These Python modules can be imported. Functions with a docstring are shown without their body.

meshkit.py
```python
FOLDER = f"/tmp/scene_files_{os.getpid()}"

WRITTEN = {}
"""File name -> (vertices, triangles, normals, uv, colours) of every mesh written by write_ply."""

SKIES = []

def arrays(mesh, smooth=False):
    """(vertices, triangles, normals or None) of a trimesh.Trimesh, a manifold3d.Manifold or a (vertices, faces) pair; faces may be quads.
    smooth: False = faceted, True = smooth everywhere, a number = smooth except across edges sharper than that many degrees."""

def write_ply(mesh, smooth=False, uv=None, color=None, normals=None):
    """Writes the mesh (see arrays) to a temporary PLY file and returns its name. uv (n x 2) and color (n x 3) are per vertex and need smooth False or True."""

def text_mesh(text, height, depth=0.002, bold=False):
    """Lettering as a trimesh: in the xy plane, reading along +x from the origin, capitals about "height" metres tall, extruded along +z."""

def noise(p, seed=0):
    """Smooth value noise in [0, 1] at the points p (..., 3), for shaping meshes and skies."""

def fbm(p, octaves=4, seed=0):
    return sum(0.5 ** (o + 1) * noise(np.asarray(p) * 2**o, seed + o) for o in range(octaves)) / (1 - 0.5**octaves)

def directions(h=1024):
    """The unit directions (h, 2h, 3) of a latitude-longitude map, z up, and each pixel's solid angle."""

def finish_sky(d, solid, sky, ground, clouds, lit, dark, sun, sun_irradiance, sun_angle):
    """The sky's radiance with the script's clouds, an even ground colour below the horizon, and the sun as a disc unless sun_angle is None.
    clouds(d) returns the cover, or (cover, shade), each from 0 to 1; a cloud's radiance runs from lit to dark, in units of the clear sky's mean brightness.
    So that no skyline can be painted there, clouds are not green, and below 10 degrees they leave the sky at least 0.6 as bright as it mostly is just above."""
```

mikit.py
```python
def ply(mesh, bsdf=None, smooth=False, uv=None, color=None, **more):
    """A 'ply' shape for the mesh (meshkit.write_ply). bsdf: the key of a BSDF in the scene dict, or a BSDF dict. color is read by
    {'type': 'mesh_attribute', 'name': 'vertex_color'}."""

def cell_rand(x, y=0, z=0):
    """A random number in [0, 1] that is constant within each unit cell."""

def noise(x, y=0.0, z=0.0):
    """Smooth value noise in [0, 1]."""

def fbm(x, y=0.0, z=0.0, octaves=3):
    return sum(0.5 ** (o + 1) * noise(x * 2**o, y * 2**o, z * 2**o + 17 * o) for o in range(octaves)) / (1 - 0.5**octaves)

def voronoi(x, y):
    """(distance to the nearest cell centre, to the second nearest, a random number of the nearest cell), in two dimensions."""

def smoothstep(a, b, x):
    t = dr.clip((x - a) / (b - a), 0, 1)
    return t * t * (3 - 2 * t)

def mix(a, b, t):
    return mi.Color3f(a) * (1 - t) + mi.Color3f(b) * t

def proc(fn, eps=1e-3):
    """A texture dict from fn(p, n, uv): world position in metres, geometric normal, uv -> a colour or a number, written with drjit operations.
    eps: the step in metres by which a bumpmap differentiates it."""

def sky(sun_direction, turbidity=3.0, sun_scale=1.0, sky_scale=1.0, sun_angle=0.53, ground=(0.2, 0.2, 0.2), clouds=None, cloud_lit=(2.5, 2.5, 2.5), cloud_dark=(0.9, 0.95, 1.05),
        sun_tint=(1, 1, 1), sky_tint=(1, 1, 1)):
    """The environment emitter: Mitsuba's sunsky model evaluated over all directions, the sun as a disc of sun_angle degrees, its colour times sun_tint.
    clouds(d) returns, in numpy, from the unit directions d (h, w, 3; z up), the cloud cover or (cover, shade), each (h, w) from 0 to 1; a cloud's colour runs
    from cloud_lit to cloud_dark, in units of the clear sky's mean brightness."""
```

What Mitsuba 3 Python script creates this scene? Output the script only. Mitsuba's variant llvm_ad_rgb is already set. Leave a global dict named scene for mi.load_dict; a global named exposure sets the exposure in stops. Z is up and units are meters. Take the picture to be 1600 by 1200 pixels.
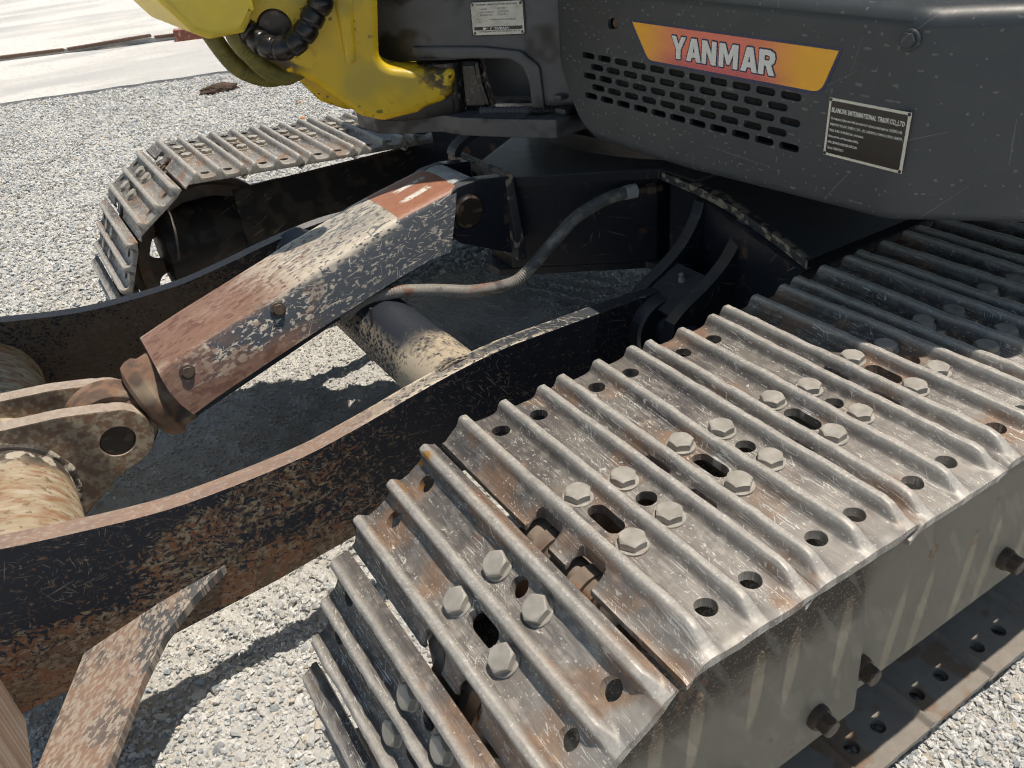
import math
import numpy as np, trimesh, manifold3d as m3, drjit as dr, mitsuba as mi
import mikit, meshkit
from shapely.geometry import Polygon, LineString, Point
from shapely.ops import unary_union
from mikit import noise, fbm, voronoi, smoothstep, mix, proc, cell_rand

T = mi.ScalarTransform4f
rng = np.random.default_rng(7)
scene, labels = {}, {}

# ---------------------------------------------------------------- camera, sky, exposure
# x runs to the rear of the machine, y across it (away from the viewer), z up; z = 0 is the top face of the near track's upper run
EYE, FWD, UP = [-0.4386, -0.5739, 0.6105], [0.4187, 0.7355, -0.5326], [0.3453, 0.4135, 0.8425]
scene['camera'] = {'type': 'perspective', 'fov': 2 * math.degrees(math.atan(800 / 1289.1)), 'fov_axis': 'x', 'near_clip': 0.05, 'far_clip': 300.0,
                   'to_world': T().look_at(origin=EYE, target=[a + b for a, b in zip(EYE, FWD)], up=UP)}
SUN = [0.225, -0.072, 1.0]
scene['sky'] = mikit.sky(SUN, turbidity=3, sky_scale=0.88, ground=(0.32, 0.32, 0.31), sun_tint=(0.94, 1.0, 1.09), sky_tint=(1.20, 1.0, 0.78))
exposure = 1.65
G = -0.55                                    # ground level

# ---------------------------------------------------------------- materials
def bsdf(key, col, rough=0.6, metal=0.0, spec=0.5, clear=0.0, bump=None, bscale=1.0, two=False):
    tex = lambda v: proc(v) if callable(v) else v
    d = {'type': 'principled', 'base_color': proc(col) if callable(col) else {'type': 'rgb', 'value': list(col)}, 'roughness': tex(rough), 'metallic': tex(metal), 'specular': spec}
    if clear: d.update(clearcoat=clear, clearcoat_gloss=0.85)
    if bump is not None: d = {'type': 'bumpmap', 'tex': proc(bump, eps=1.5e-3), 'scale': bscale, 'bsdf': d}
    scene[key] = {'type': 'twosided', 'bsdf': d} if two else d

def flat2(p, n):
    """two coordinates that lie in the surface, picked by the normal"""
    ax, ay, az = dr.abs(n.x), dr.abs(n.y), dr.abs(n.z)
    top = (az >= ax) & (az >= ay)
    side = (ay > ax) & ~top
    return dr.select(top, p.x, dr.select(side, p.x, p.y)), dr.select(top, p.y, p.z)

def scratches(u, v, specs):
    """thin stray lines: value noise stretched along several directions and cut off near its top"""
    s = mi.Float(0)
    wu, wv = noise(u * 23, v * 23, 3.3) - 0.5, noise(u * 23, v * 23, 9.1) - 0.5
    for k, (ang, fl, fw, th) in enumerate(specs):
        a, b = math.cos(ang), math.sin(ang)
        x, y = u * a + v * b + wu * 0.009, v * a - u * b + wv * 0.012
        s = dr.maximum(s, smoothstep(th, th + 0.06, noise(x * fl, y * fw, 5.7 * k)))
    return s

def strokes(u, v, freq, width, share, bias=0.0, spread=math.pi, seed=0.0):
    """straight scrapes: in each cell of a grid one segment of random place, length and direction"""
    x, y = mi.Float(u) * freq, mi.Float(v) * freq
    s = mi.Float(0)
    for a in (-1, 0, 1):
        for b in (-1, 0, 1):
            cx, cy = dr.floor(x) + a, dr.floor(y) + b
            r1, r2 = cell_rand(cx, cy, 11 + seed), cell_rand(cx, cy, 12 + seed)
            ang = bias + spread * (cell_rand(cx, cy, 13 + seed) - 0.5)
            ln = 0.15 + 0.80 * dr.square(cell_rand(cx, cy, 14 + seed))
            px, py = x - cx - r1, y - cy - r2
            ca, sa = dr.cos(ang), dr.sin(ang)
            t = px * ca + py * sa
            q = py * ca - px * sa + 0.12 * t * t * (r1 - 0.5)
            d = dr.sqrt(dr.square(q) + dr.square(dr.maximum(dr.abs(t) - ln, 0.0)))
            w = dr.maximum(width * freq * (0.5 + r2) * (1.15 - dr.abs(t) / (ln + 0.2)), 1e-4)
            s = dr.maximum(s, dr.select(cell_rand(cx, cy, 15 + seed) < share, smoothstep(w, 0.35 * w, d) * (0.45 + 0.55 * r1), 0.0))
    return s

BEIGE, RUST, RUST2, NAVY = (0.50, 0.43, 0.33), (0.155, 0.062, 0.03), (0.25, 0.105, 0.05), (0.0105, 0.014, 0.023)

def arm_col(p, n, uv):
    u, v = flat2(p, n)
    big = fbm(u * 7, v * 9, 2.0, octaves=4)
    wear = smoothstep(0.12, -0.22, p.x + 0.35 * (big - 0.5))
    low = smoothstep(-0.24, -0.37, p.z + 0.10 * (big - 0.5))
    s = dr.maximum(strokes(u, v, 38.0, 0.0010, 0.7), strokes(u + 0.3, v, 85.0, 0.0008, 0.8, seed=20))
    few = s * smoothstep(0.58, 0.76, fbm(u * 7, v * 7, 8.0))
    wu, wv = noise(u * 70, v * 70, 21.0) - 0.5, noise(u * 70, v * 70, 27.0) - 0.5
    fine = fbm(u * 210 + 2.4 * wu + 2 * s, v * 250 + 2.4 * wv, 4.0, octaves=3)
    far = smoothstep(1.1, 1.2, p.y)
    cov = dr.clip(wear * (0.06 + 0.60 * smoothstep(0.36, 0.66, big)) + 0.55 * low * smoothstep(0.0, -0.2, p.x) + 0.35 * far * wear, 0, 1)
    th = 0.74 - 0.52 * cov
    m = smoothstep(th - 0.08, th + 0.22, fine + 0.14 * s)
    dirt = mix(mix((0.125, 0.078, 0.048), (0.175, 0.082, 0.042), smoothstep(0.4, 0.6, fbm(u * 22, v * 22, 9.0))), (0.25, 0.205, 0.145), smoothstep(0.46, 0.68, fbm(u * 130, v * 170, 3.0)) * (1 - 0.6 * low))
    col = mix(mix(NAVY, BEIGE, few * 0.40), dirt, m * 0.95)
    col = mix(col, (0.30, 0.25, 0.18), s * wear * 0.30 * smoothstep(0.45, 0.65, fbm(u * 11, v * 11, 1.0)))
    col = mix(col, mix((0.15, 0.095, 0.058), (0.085, 0.06, 0.042), fine), far * wear * smoothstep(0.25, 0.55, fine + 0.3 * (big - 0.4)) * 0.85)
    top = smoothstep(0.6, 0.9, n.z)
    edge = smoothstep(0.46, 0.66, 0.65 * fbm(u * 150, v * 190, 6.0) + 0.35 * big + 0.12 * s + 0.13 * smoothstep(0.32, -0.02, p.x) - 0.03)
    rimm = dr.maximum(smoothstep(0.531, 0.522, p.y), smoothstep(0.546, 0.555, p.y)) * dr.select(p.y < 1.0, 1.0, 0.0)
    t = mix(mix((0.052, 0.058, 0.068), (0.52, 0.46, 0.37), dr.clip(0.55 * edge * smoothstep(0.25, -0.02, p.x) + 0.8 * rimm * edge + 0.8 * s * smoothstep(0.5, 0.65, big + 0.1), 0, 1)), mix(mix((0.20, 0.145, 0.122), (0.29, 0.195, 0.145), fbm(u * 30, v * 60, 2.0)), (0.33, 0.29, 0.26), smoothstep(0.45, 0.85, fbm(u * 170, v * 240, 5.0)) * 0.7), smoothstep(0.04, -0.16, p.x + 0.14 * (big - 0.5)))
    t = mix(t, mix((0.20, 0.19, 0.195), (0.33, 0.31, 0.30), fine), far * 0.75)
    return mix(col, t, top)
bsdf('arm_paint', arm_col, rough=lambda p, n, uv: 0.30 + 0.45 * smoothstep(0.2, -0.2, p.x), spec=0.5)

def navy_col(p, n, uv):
    u, v = flat2(p, n)
    s = strokes(u, v, 34.0, 0.0008, 0.6) * smoothstep(0.42, 0.7, fbm(u * 8, v * 8, 1.0))
    c = mix(NAVY, BEIGE, s * 0.45)
    c = mix(c, (0.09, 0.055, 0.035), smoothstep(0.66, 0.74, fbm(u * 17, v * 17, 5.0, octaves=4)) * 0.8)
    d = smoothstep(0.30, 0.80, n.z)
    c = mix(c, (0.085, 0.090, 0.100), d * (0.45 + 0.55 * fbm(u * 14, v * 14, 2.0)))  # upward faces paler: dust, widened to paint in skylight on the shaded ears
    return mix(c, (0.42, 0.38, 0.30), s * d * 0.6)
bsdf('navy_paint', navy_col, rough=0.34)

def cross_col(p, n, uv):
    a = p.y * 1.0; b = (p.x - p.z) * 0.8
    s = strokes(a, b, 50.0, 0.0009, 0.8)
    f = fbm(p.x * 180, p.y * 180, p.z * 180)
    sand = smoothstep(0.70, 0.62, p.y + 0.05 * (fbm(a * 20, b * 20, 3.0) - 0.5)) * smoothstep(0.30, 0.70, 0.6 * f + 0.4 * fbm(a * 30, b * 30, 1.0) + 0.20 * smoothstep(0.08, 0.02, p.x) + 0.15 * s)
    low = smoothstep(0.055, 0.03, p.x) * smoothstep(0.35, 0.6, f) * 0.6
    return mix((0.022, 0.027, 0.038), (0.46, 0.39, 0.29), dr.clip(sand + low + 0.4 * s * smoothstep(0.55, 0.7, fbm(a * 9, b * 9, 2.0)), 0, 0.95))
bsdf('cross_paint', cross_col, rough=0.42)

bsdf('edge_wear_leg', lambda p, n, uv: mix((0.045, 0.048, 0.055), (0.30, 0.26, 0.20), smoothstep(0.705, 0.690, p.x + 0.30 * dr.maximum(0.52 - p.y, 0.0)) * smoothstep(0.42, 0.60, fbm(p.x * 70, p.y * 70, p.z * 70))), rough=0.5, two=True)
bsdf('edge_wear', lambda p, n, uv: mix((0.030, 0.032, 0.040), mix((0.30, 0.26, 0.20), (0.24, 0.15, 0.12), fbm(p.x * 30, p.y * 30, p.z * 30)), smoothstep(0.54, 0.70, fbm(p.x * 60, p.y * 60, p.z * 60, octaves=4) + 0.18 * smoothstep(0.03, 0.06, p.z))), rough=0.5)

def guard_col(p, n, uv):
    # along the cylinder (l) and across it
    l = p.x * 0.96 + (p.z + 0.18) * 0.28
    h = p.z - 0.275 * p.x + 0.006
    top = smoothstep(0.60, 0.80, n.z)
    q = dr.select(n.z > 0.7, p.y, h)
    s = dr.maximum(strokes(l, q, 30.0, 0.0010, 0.8, 0.25, 1.8), strokes(l + 0.3, q, 75.0, 0.0008, 0.85, 0.2, 2.6, seed=20))
    f = fbm(l * 110, q * 210, 3.0, octaves=3)
    g = fbm(l * 17, q * 34, 6.0, octaves=4)
    rusty = mix(mix((0.170, 0.092, 0.066), (0.250, 0.148, 0.108), fbm(l * 50, q * 130, 1.0)), (0.14, 0.07, 0.048), smoothstep(0.5, 0.75, fbm(l * 60, q * 110, 7.0)))
    chalk = mix((0.50, 0.445, 0.36), (0.60, 0.55, 0.47), f)
    blue = mix((0.066, 0.076, 0.092), chalk, dr.clip(s * 0.85 * smoothstep(0.30, 0.60, g + 0.06) + 0.5 * smoothstep(0.60, 0.78, f), 0, 1))
    edge = dr.exp(-dr.square((h + 0.003) / 0.010))
    rm = smoothstep(0.12, -0.10, l + 0.30 * (g - 0.5))
    c_top = mix(mix(mix((0.120, 0.128, 0.138), (0.085, 0.095, 0.11), f), chalk, dr.clip(0.6 * s + smoothstep(0.50, 0.70, 0.6 * f + 0.4 * g + 0.10 * smoothstep(0.16, -0.02, l) - 0.06), 0, 1) * 0.66),
                mix(rusty, chalk, smoothstep(0.44, 0.64, 0.55 * f + 0.45 * g + 0.06 * s) * 0.88), rm)
    patch = smoothstep(0.218, 0.221, l)
    w1 = smoothstep(0.012, 0.004, dr.abs(p.y - 0.925 - 0.10 * (l - 0.3))) * smoothstep(0.255, 0.28, l + 0.02 * g) * smoothstep(0.330, 0.318, l)
    w2 = smoothstep(0.011, 0.004, dr.abs(p.y - 0.978 - 0.05 * (l - 0.3))) * smoothstep(0.27, 0.285, l + 0.02 * g) * smoothstep(0.345, 0.330, l)
    c_top = mix(c_top, mix(mix((0.27, 0.115, 0.07), (0.33, 0.16, 0.105), f), (0.60, 0.59, 0.54), dr.clip(w1 + w2, 0, 1) * smoothstep(0.24, 0.40, f)), patch)
    rs = smoothstep(-0.15, -0.28, l + 0.22 * (g - 0.5) + 0.9 * dr.abs(h + 0.050))
    low = smoothstep(-0.060, -0.082, h + 0.04 * (g - 0.5)) * smoothstep(0.02, -0.12, l)
    c_side = mix(mix(blue, chalk, smoothstep(0.55, 0.63, 0.6 * f + 0.4 * g + 0.06 * s) * smoothstep(0.12, -0.1, l) * 0.95), rusty, dr.clip(rs + low + smoothstep(0.62, 0.7, g) * 0.7 * smoothstep(0.1, -0.1, l), 0, 1) * 0.94)
    c = mix(c_side, c_top, top)
    return mix(c, mix(chalk, rusty, smoothstep(0.04, -0.12, l + 0.1 * (g - 0.5))), edge * smoothstep(0.40, 0.55, f + 0.12) * (1 - patch))
bsdf('guard_paint', guard_col, rough=0.5)

def rust_col(p, n, uv):
    f = fbm(p.x * 45, p.y * 45, p.z * 45, octaves=4)
    g = fbm(p.x * 13, p.y * 13, p.z * 13)
    c = mix(mix((0.095, 0.064, 0.048), (0.185, 0.108, 0.070), smoothstep(0.35, 0.65, f)), (0.30, 0.25, 0.18), smoothstep(0.52, 0.68, g) * 0.75)
    return mix(c, (0.018, 0.02, 0.026), smoothstep(0.60, 0.68, fbm(p.x * 10 + 5, p.y * 10, p.z * 10 + 9)) * 0.8)
bsdf('rust', rust_col, rough=0.75)

def tube_col(p, n, uv):
    f = fbm(p.x * 38, p.y * 150, p.z * 38, octaves=4)
    c = mix(mix((0.25, 0.135, 0.07), (0.31, 0.24, 0.155), smoothstep(0.35, 0.6, f)), (0.43, 0.38, 0.29), smoothstep(0.35, 0.80, fbm(p.x * 30, p.y * 90, p.z * 30 + 5, octaves=4)))
    c = mix(c, (0.12, 0.075, 0.045), smoothstep(0.62, 0.72, fbm(p.x * 90, p.y * 130, p.z * 90)) * 0.6)
    near = dr.minimum(dr.abs(p.y - 0.87), dr.abs(p.y - 1.04))
    weld = smoothstep(0.060, 0.015, near + 0.03 * (noise(p.x * 60, p.y * 60, p.z * 60) - 0.5))
    return mix(c, mix((0.02, 0.021, 0.025), (0.45, 0.41, 0.35), smoothstep(0.50, 0.62, fbm(p.x * 55, p.y * 55, p.z * 55))), weld * 0.85)
bsdf('tube_rust', tube_col, rough=0.65)

def lug_col(p, n, uv):
    u, v = flat2(p, n)
    f = fbm(u * 120, v * 120, 3.0, octaves=3)
    c = mix(mix((0.23, 0.165, 0.11), (0.42, 0.36, 0.27), smoothstep(0.30, 0.66, f)), (0.22, 0.12, 0.07), smoothstep(0.50, 0.72, fbm(u * 90, v * 90, 7.0, octaves=3)) * 0.8)
    d = dr.sqrt(dr.square(p.x + 0.645) + dr.square(p.z + 0.262))
    band = smoothstep(0.045, 0.012, dr.abs(d - 0.148 + 0.03 * (noise(u * 30, v * 30) - 0.5))) * dr.select(dr.abs(n.y) > 0.7, 1.0, 0.0)
    c = mix(c, (0.018, 0.02, 0.024), band * 0.6)
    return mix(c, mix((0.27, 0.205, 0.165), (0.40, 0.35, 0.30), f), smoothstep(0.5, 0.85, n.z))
bsdf('lug_rust', lug_col, rough=0.65)

def gusset_col(p, n, uv):
    u, v = p.x * 0.8 + p.y * 0.6, p.y * 0.8 - p.x * 0.6
    f = fbm(u * 150, v * 340, 2.0, octaves=3)
    g = fbm(u * 34, v * 52, 6.0, octaves=4)
    c = mix(mix((0.25, 0.155, 0.108), (0.17, 0.125, 0.10), g), (0.35, 0.315, 0.27), smoothstep(0.30, 0.78, f) * 0.8)
    b = smoothstep(0.46, 0.58, g + 0.25 * (f - 0.5) + 0.12 * smoothstep(-0.56, -0.42, p.x)) * smoothstep(-0.72, -0.50, p.x)
    return mix(c, mix((0.050, 0.056, 0.064), (0.10, 0.10, 0.10), f), b * smoothstep(0.62, 0.50, f))
bsdf('gusset_paint', gusset_col, rough=0.6)

G1, GS = -0.002, 0.0605                      # a shoe's middle grouser, and the spacing of its three
def shoe_col(p, n, uv):
    """uv: along the track, across it, in the shoe's own metres; p tells the shoes apart"""
    a, b = uv.x, uv.y
    f = fbm(p.x * 85, p.y * 85, p.z * 85, octaves=4)
    g = fbm(p.x * 15, p.y * 11, p.z * 15 + 3)
    st = fbm(a * 330 + 40 * p.x, b * 60, p.x * 7, octaves=3)
    d = dr.minimum(dr.abs(a - G1), dr.minimum(dr.abs(a - G1 - GS), dr.abs(a - G1 + GS)))
    crown = smoothstep(0.0085, 0.0045, d + 0.002 * (f - 0.5))
    foot = smoothstep(0.006, 0.010, d) * smoothstep(0.024, 0.014, d + 0.008 * (g - 0.5))
    c = mix((0.225, 0.207, 0.188), (0.140, 0.128, 0.124), smoothstep(0.38, 0.62, g))
    c = mix(c, (0.315, 0.297, 0.272), smoothstep(0.46, 0.66, 0.5 * f + 0.5 * st) * 0.75)
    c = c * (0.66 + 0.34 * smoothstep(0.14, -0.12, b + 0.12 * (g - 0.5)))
    ends = smoothstep(0.06, 0.21, -b + 0.16 * (g - 0.5))  # outer half paler: polished wear, with sun glare painted into the colour
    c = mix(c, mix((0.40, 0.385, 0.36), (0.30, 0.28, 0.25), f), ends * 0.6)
    c = mix(c, mix((0.215, 0.140, 0.095), (0.27, 0.155, 0.085), f), smoothstep(0.56, 0.74, fbm(p.x * 16 + 4, p.y * 16, p.z * 16 + 8, octaves=4) + 0.07 * ends) * 0.75)
    s = scratches(b, a + 3 * p.x, [(0.12, 50, 520, 0.78), (0.4, 55, 500, 0.80), (-0.35, 52, 520, 0.80), (1.2, 60, 420, 0.85)])
    c = mix(c, (0.60, 0.59, 0.57), s * (0.15 + 0.75 * smoothstep(0.42, 0.62, fbm(p.x * 20, p.y * 20, p.z * 20 + 11))))
    c = mix(c, (0.075, 0.072, 0.076), foot * 0.36 * smoothstep(0.70, 0.40, f) * smoothstep(1.3, 1.0, p.y))  # dark band at the grouser feet: dirt, with crease shade painted in
    grit = noise(p.x * 420, p.y * 420, p.z * 420)
    c = mix(c, mix((0.30, 0.285, 0.26), (0.56, 0.54, 0.505), dr.clip(0.55 * f + 0.6 * grit, 0, 1)), crown * (0.60 + 0.35 * f))
    c = mix(c, (0.64, 0.63, 0.61), smoothstep(0.83, 0.88, noise(p.x * 380, p.y * 380, p.z * 380 + 7)) * 0.6)
    return mix(c, (0.36, 0.17, 0.025), smoothstep(0.042, 0.030, dr.abs(p.y - 0.228)) * smoothstep(-0.172, -0.160, p.x) * smoothstep(-0.118, -0.130, p.x) * smoothstep(0.5, 0.62, noise(p.x * 90, p.y * 55, p.z * 90)))
bsdf('shoe_steel', shoe_col, rough=lambda p, n, uv: 0.42 + 0.25 * fbm(p.x * 40, p.y * 40, p.z * 40), metal=0.25)

bsdf('shoe_under', lambda p, n, uv: mix(mix((0.21, 0.19, 0.17), (0.29, 0.265, 0.235), fbm(p.x * 60, p.y * 60, p.z * 60, octaves=4)), (0.20, 0.12, 0.07), smoothstep(0.58, 0.7, fbm(p.x * 22, p.y * 22, 3.0)) * 0.6), rough=0.85, spec=0.2)
bsdf('bolt_steel', lambda p, n, uv: mix((0.22, 0.205, 0.18), (0.44, 0.42, 0.385), fbm(p.x * 90, p.y * 90, p.z * 90, octaves=4)), rough=0.6, metal=0.1)
bsdf('dark_bolt', lambda p, n, uv: mix((0.030, 0.026, 0.024), (0.11, 0.075, 0.055), fbm(p.x * 120, p.y * 120, p.z * 120)), rough=0.5)
def frame_col(p, n, uv):
    f = fbm(p.x * 12, p.z * 12, 2.0, octaves=4)
    c = mix((0.205, 0.190, 0.152), (0.150, 0.138, 0.110), f)
    dirt = smoothstep(-0.225, -0.165, p.z + 0.05 * (f - 0.5) + 0.015 * (noise(p.x * 90, p.z * 90) - 0.5)) * smoothstep(0.34, 0.26, p.x)
    grit = mix((0.045, 0.034, 0.026), (0.16, 0.125, 0.092), smoothstep(0.55, 0.75, fbm(p.x * 420, p.y * 420, p.z * 420, octaves=2)))
    c = mix(c, grit, dirt)
    c = mix(c, (0.13, 0.115, 0.085), smoothstep(-0.20, -0.13, p.z) * smoothstep(0.26, 0.34, p.x) * 0.75)
    spots = smoothstep(0.74, 0.80, noise(p.x * 30, p.y * 9, p.z * 24)) * smoothstep(0.5, 0.7, fbm(p.x * 130, p.y * 20, p.z * 100))
    c = mix(c, (0.17, 0.095, 0.055), spots * 0.8)
    c = mix(c, (0.27, 0.25, 0.21), smoothstep(0.60, 0.75, fbm(p.x * 45 + p.z * 20, p.z * 14 - p.x * 6, 4.0)) * 0.35)
    far = smoothstep(1.0, 1.2, p.y)
    u, v = p.x, p.z
    sc = scratches(u, v, [(0.4, 26, 220, 0.80), (1.9, 26, 220, 0.81)]) * smoothstep(0.45, 0.6, fbm(u * 8, v * 8, 1.0))
    return mix(c, mix((0.022, 0.019, 0.018), (0.17, 0.13, 0.09), sc * 0.8 + 0.25 * smoothstep(0.5, 0.7, fbm(u * 26, v * 26, 4.0))), far)
bsdf('frame_paint', frame_col, rough=0.55)

bsdf('cover_paint', lambda p, n, uv: mix(mix((0.033, 0.041, 0.049), (0.042, 0.051, 0.059), fbm(p.x * 9, p.y * 9, p.z * 9)), (0.20, 0.20, 0.19), strokes(p.y, p.z, 14.0, 0.0007, 0.35) * 0.5 + 0.4 * smoothstep(0.86, 0.90, noise(p.x * 160, p.y * 160, p.z * 160))), rough=lambda p, n, uv: 0.38 + 0.16 * fbm(p.x * 30, p.y * 30, p.z * 30), spec=0.5)
bsdf('house_paint', (0.022, 0.024, 0.026), rough=0.5)
bsdf('swing_grey', lambda p, n, uv: mix(mix((0.052, 0.057, 0.065), (0.084, 0.089, 0.098), fbm(p.x * 24, p.y * 24, p.z * 24, octaves=4)), (0.010, 0.010, 0.011), smoothstep(0.54, 0.72, fbm(p.x * 16 + 3, p.y * 16, p.z * 16) + 0.16 * smoothstep(0.36, 0.24, p.x))), rough=0.42)
def grime_col(p, n, uv):
    return mix((0.012, 0.011, 0.011), (0.032, 0.030, 0.028), fbm(p.x * 40, p.y * 40, p.z * 40))
bsdf('grime', grime_col, rough=0.38)
def grease_col(p, n, uv):
    return mix((0.010, 0.009, 0.009), (0.11, 0.105, 0.10), smoothstep(0.56, 0.76, fbm(p.x * 150, p.y * 150, p.z * 110)))
bsdf('grease', grease_col, rough=0.25)

def yellow_col(p, n, uv):
    f = fbm(p.x * 30, p.y * 30, p.z * 30, octaves=4)
    c = mix((0.70, 0.49, 0.018), (0.60, 0.40, 0.014), f)
    c = mix(c, (0.36, 0.31, 0.075), smoothstep(0.48, 0.72, fbm(p.x * 11, p.y * 11, p.z * 11 + 2)) * 0.55)
    grime = smoothstep(0.085, 0.02, dr.sqrt(dr.square((p.x - 0.058) * 1.2) + dr.square(p.z - 0.345)) + 0.05 * (f - 0.5))
    jaw = smoothstep(0.285, 0.345, p.x + 0.16 * (f - 0.5))
    chips = dr.maximum(smoothstep(0.55, 0.62, f + 0.17 * grime), smoothstep(0.50, 0.56, fbm(p.x * 34, p.y * 34, p.z * 34 + 6, octaves=4) + 0.18 * jaw - 0.08))
    return mix(c, mix((0.035, 0.026, 0.014), (0.085, 0.062, 0.022), f), dr.clip(chips * (grime + jaw) + 0.8 * smoothstep(0.75, 0.80, noise(p.x * 130, p.y * 130, p.z * 130)) * smoothstep(0.55, 0.65, fbm(p.x * 14, p.y * 14, p.z * 14)), 0, 1))
bsdf('yellow_paint', yellow_col, rough=0.38)
bsdf('boom_yellow', lambda p, n, uv: mix((0.72, 0.55, 0.03), (0.60, 0.47, 0.10), fbm(p.x * 20, p.y * 20, p.z * 20, octaves=4)), rough=0.4)
bsdf('yellow_hose', lambda p, n, uv: mix((0.20, 0.18, 0.03), (0.07, 0.065, 0.025), fbm(p.x * 60, p.y * 60, p.z * 60)), rough=0.55)
bsdf('black_rubber', (0.012, 0.012, 0.013), rough=0.28)
bsdf('hose_guard', lambda p, n, uv: mix(mix((0.10, 0.105, 0.105), (0.25, 0.235, 0.215), smoothstep(0.42, 0.66, fbm(p.x * 40, p.y * 40, p.z * 40) + 0.25 * smoothstep(0.40, 0.15, p.x))), (0.22, 0.10, 0.06), smoothstep(0.52, 0.66, fbm(p.x * 22, p.y * 22, p.z * 22 + 5)) * smoothstep(0.42, 0.30, p.x)), rough=0.5)
bsdf('silver_paint', lambda p, n, uv: mix((0.30, 0.31, 0.33), (0.50, 0.50, 0.49), fbm(p.x * 50, p.y * 50, p.z * 50)), rough=0.5)
bsdf('greasy_pin', lambda p, n, uv: mix((0.016, 0.012, 0.010), (0.080, 0.052, 0.038), smoothstep(0.55, 0.75, fbm(p.x * 70, p.y * 70, p.z * 70))), rough=0.35)
bsdf('chain_rust', lambda p, n, uv: mix(mix((0.12, 0.08, 0.058), (0.28, 0.235, 0.19), fbm(p.x * 40, p.y * 40, p.z * 40)), (0.23, 0.125, 0.065), smoothstep(0.54, 0.70, fbm(p.x * 30, p.y * 30, p.z * 30 + 3))), rough=0.6)
bsdf('white_ink', (0.74, 0.74, 0.71), rough=0.5)
bsdf('navy_ink', (0.022, 0.030, 0.085), rough=0.4)
bsdf('plate_black', (0.010, 0.010, 0.010), rough=0.25)
bsdf('plate_cream', (0.62, 0.60, 0.52), rough=0.4)
bsdf('plate_silver', lambda p, n, uv: mix((0.50, 0.50, 0.46), (0.38, 0.37, 0.33), smoothstep(0.4, 0.8, fbm(p.y * 60, p.z * 60, 3.0))), rough=0.38, metal=0.3)
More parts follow.
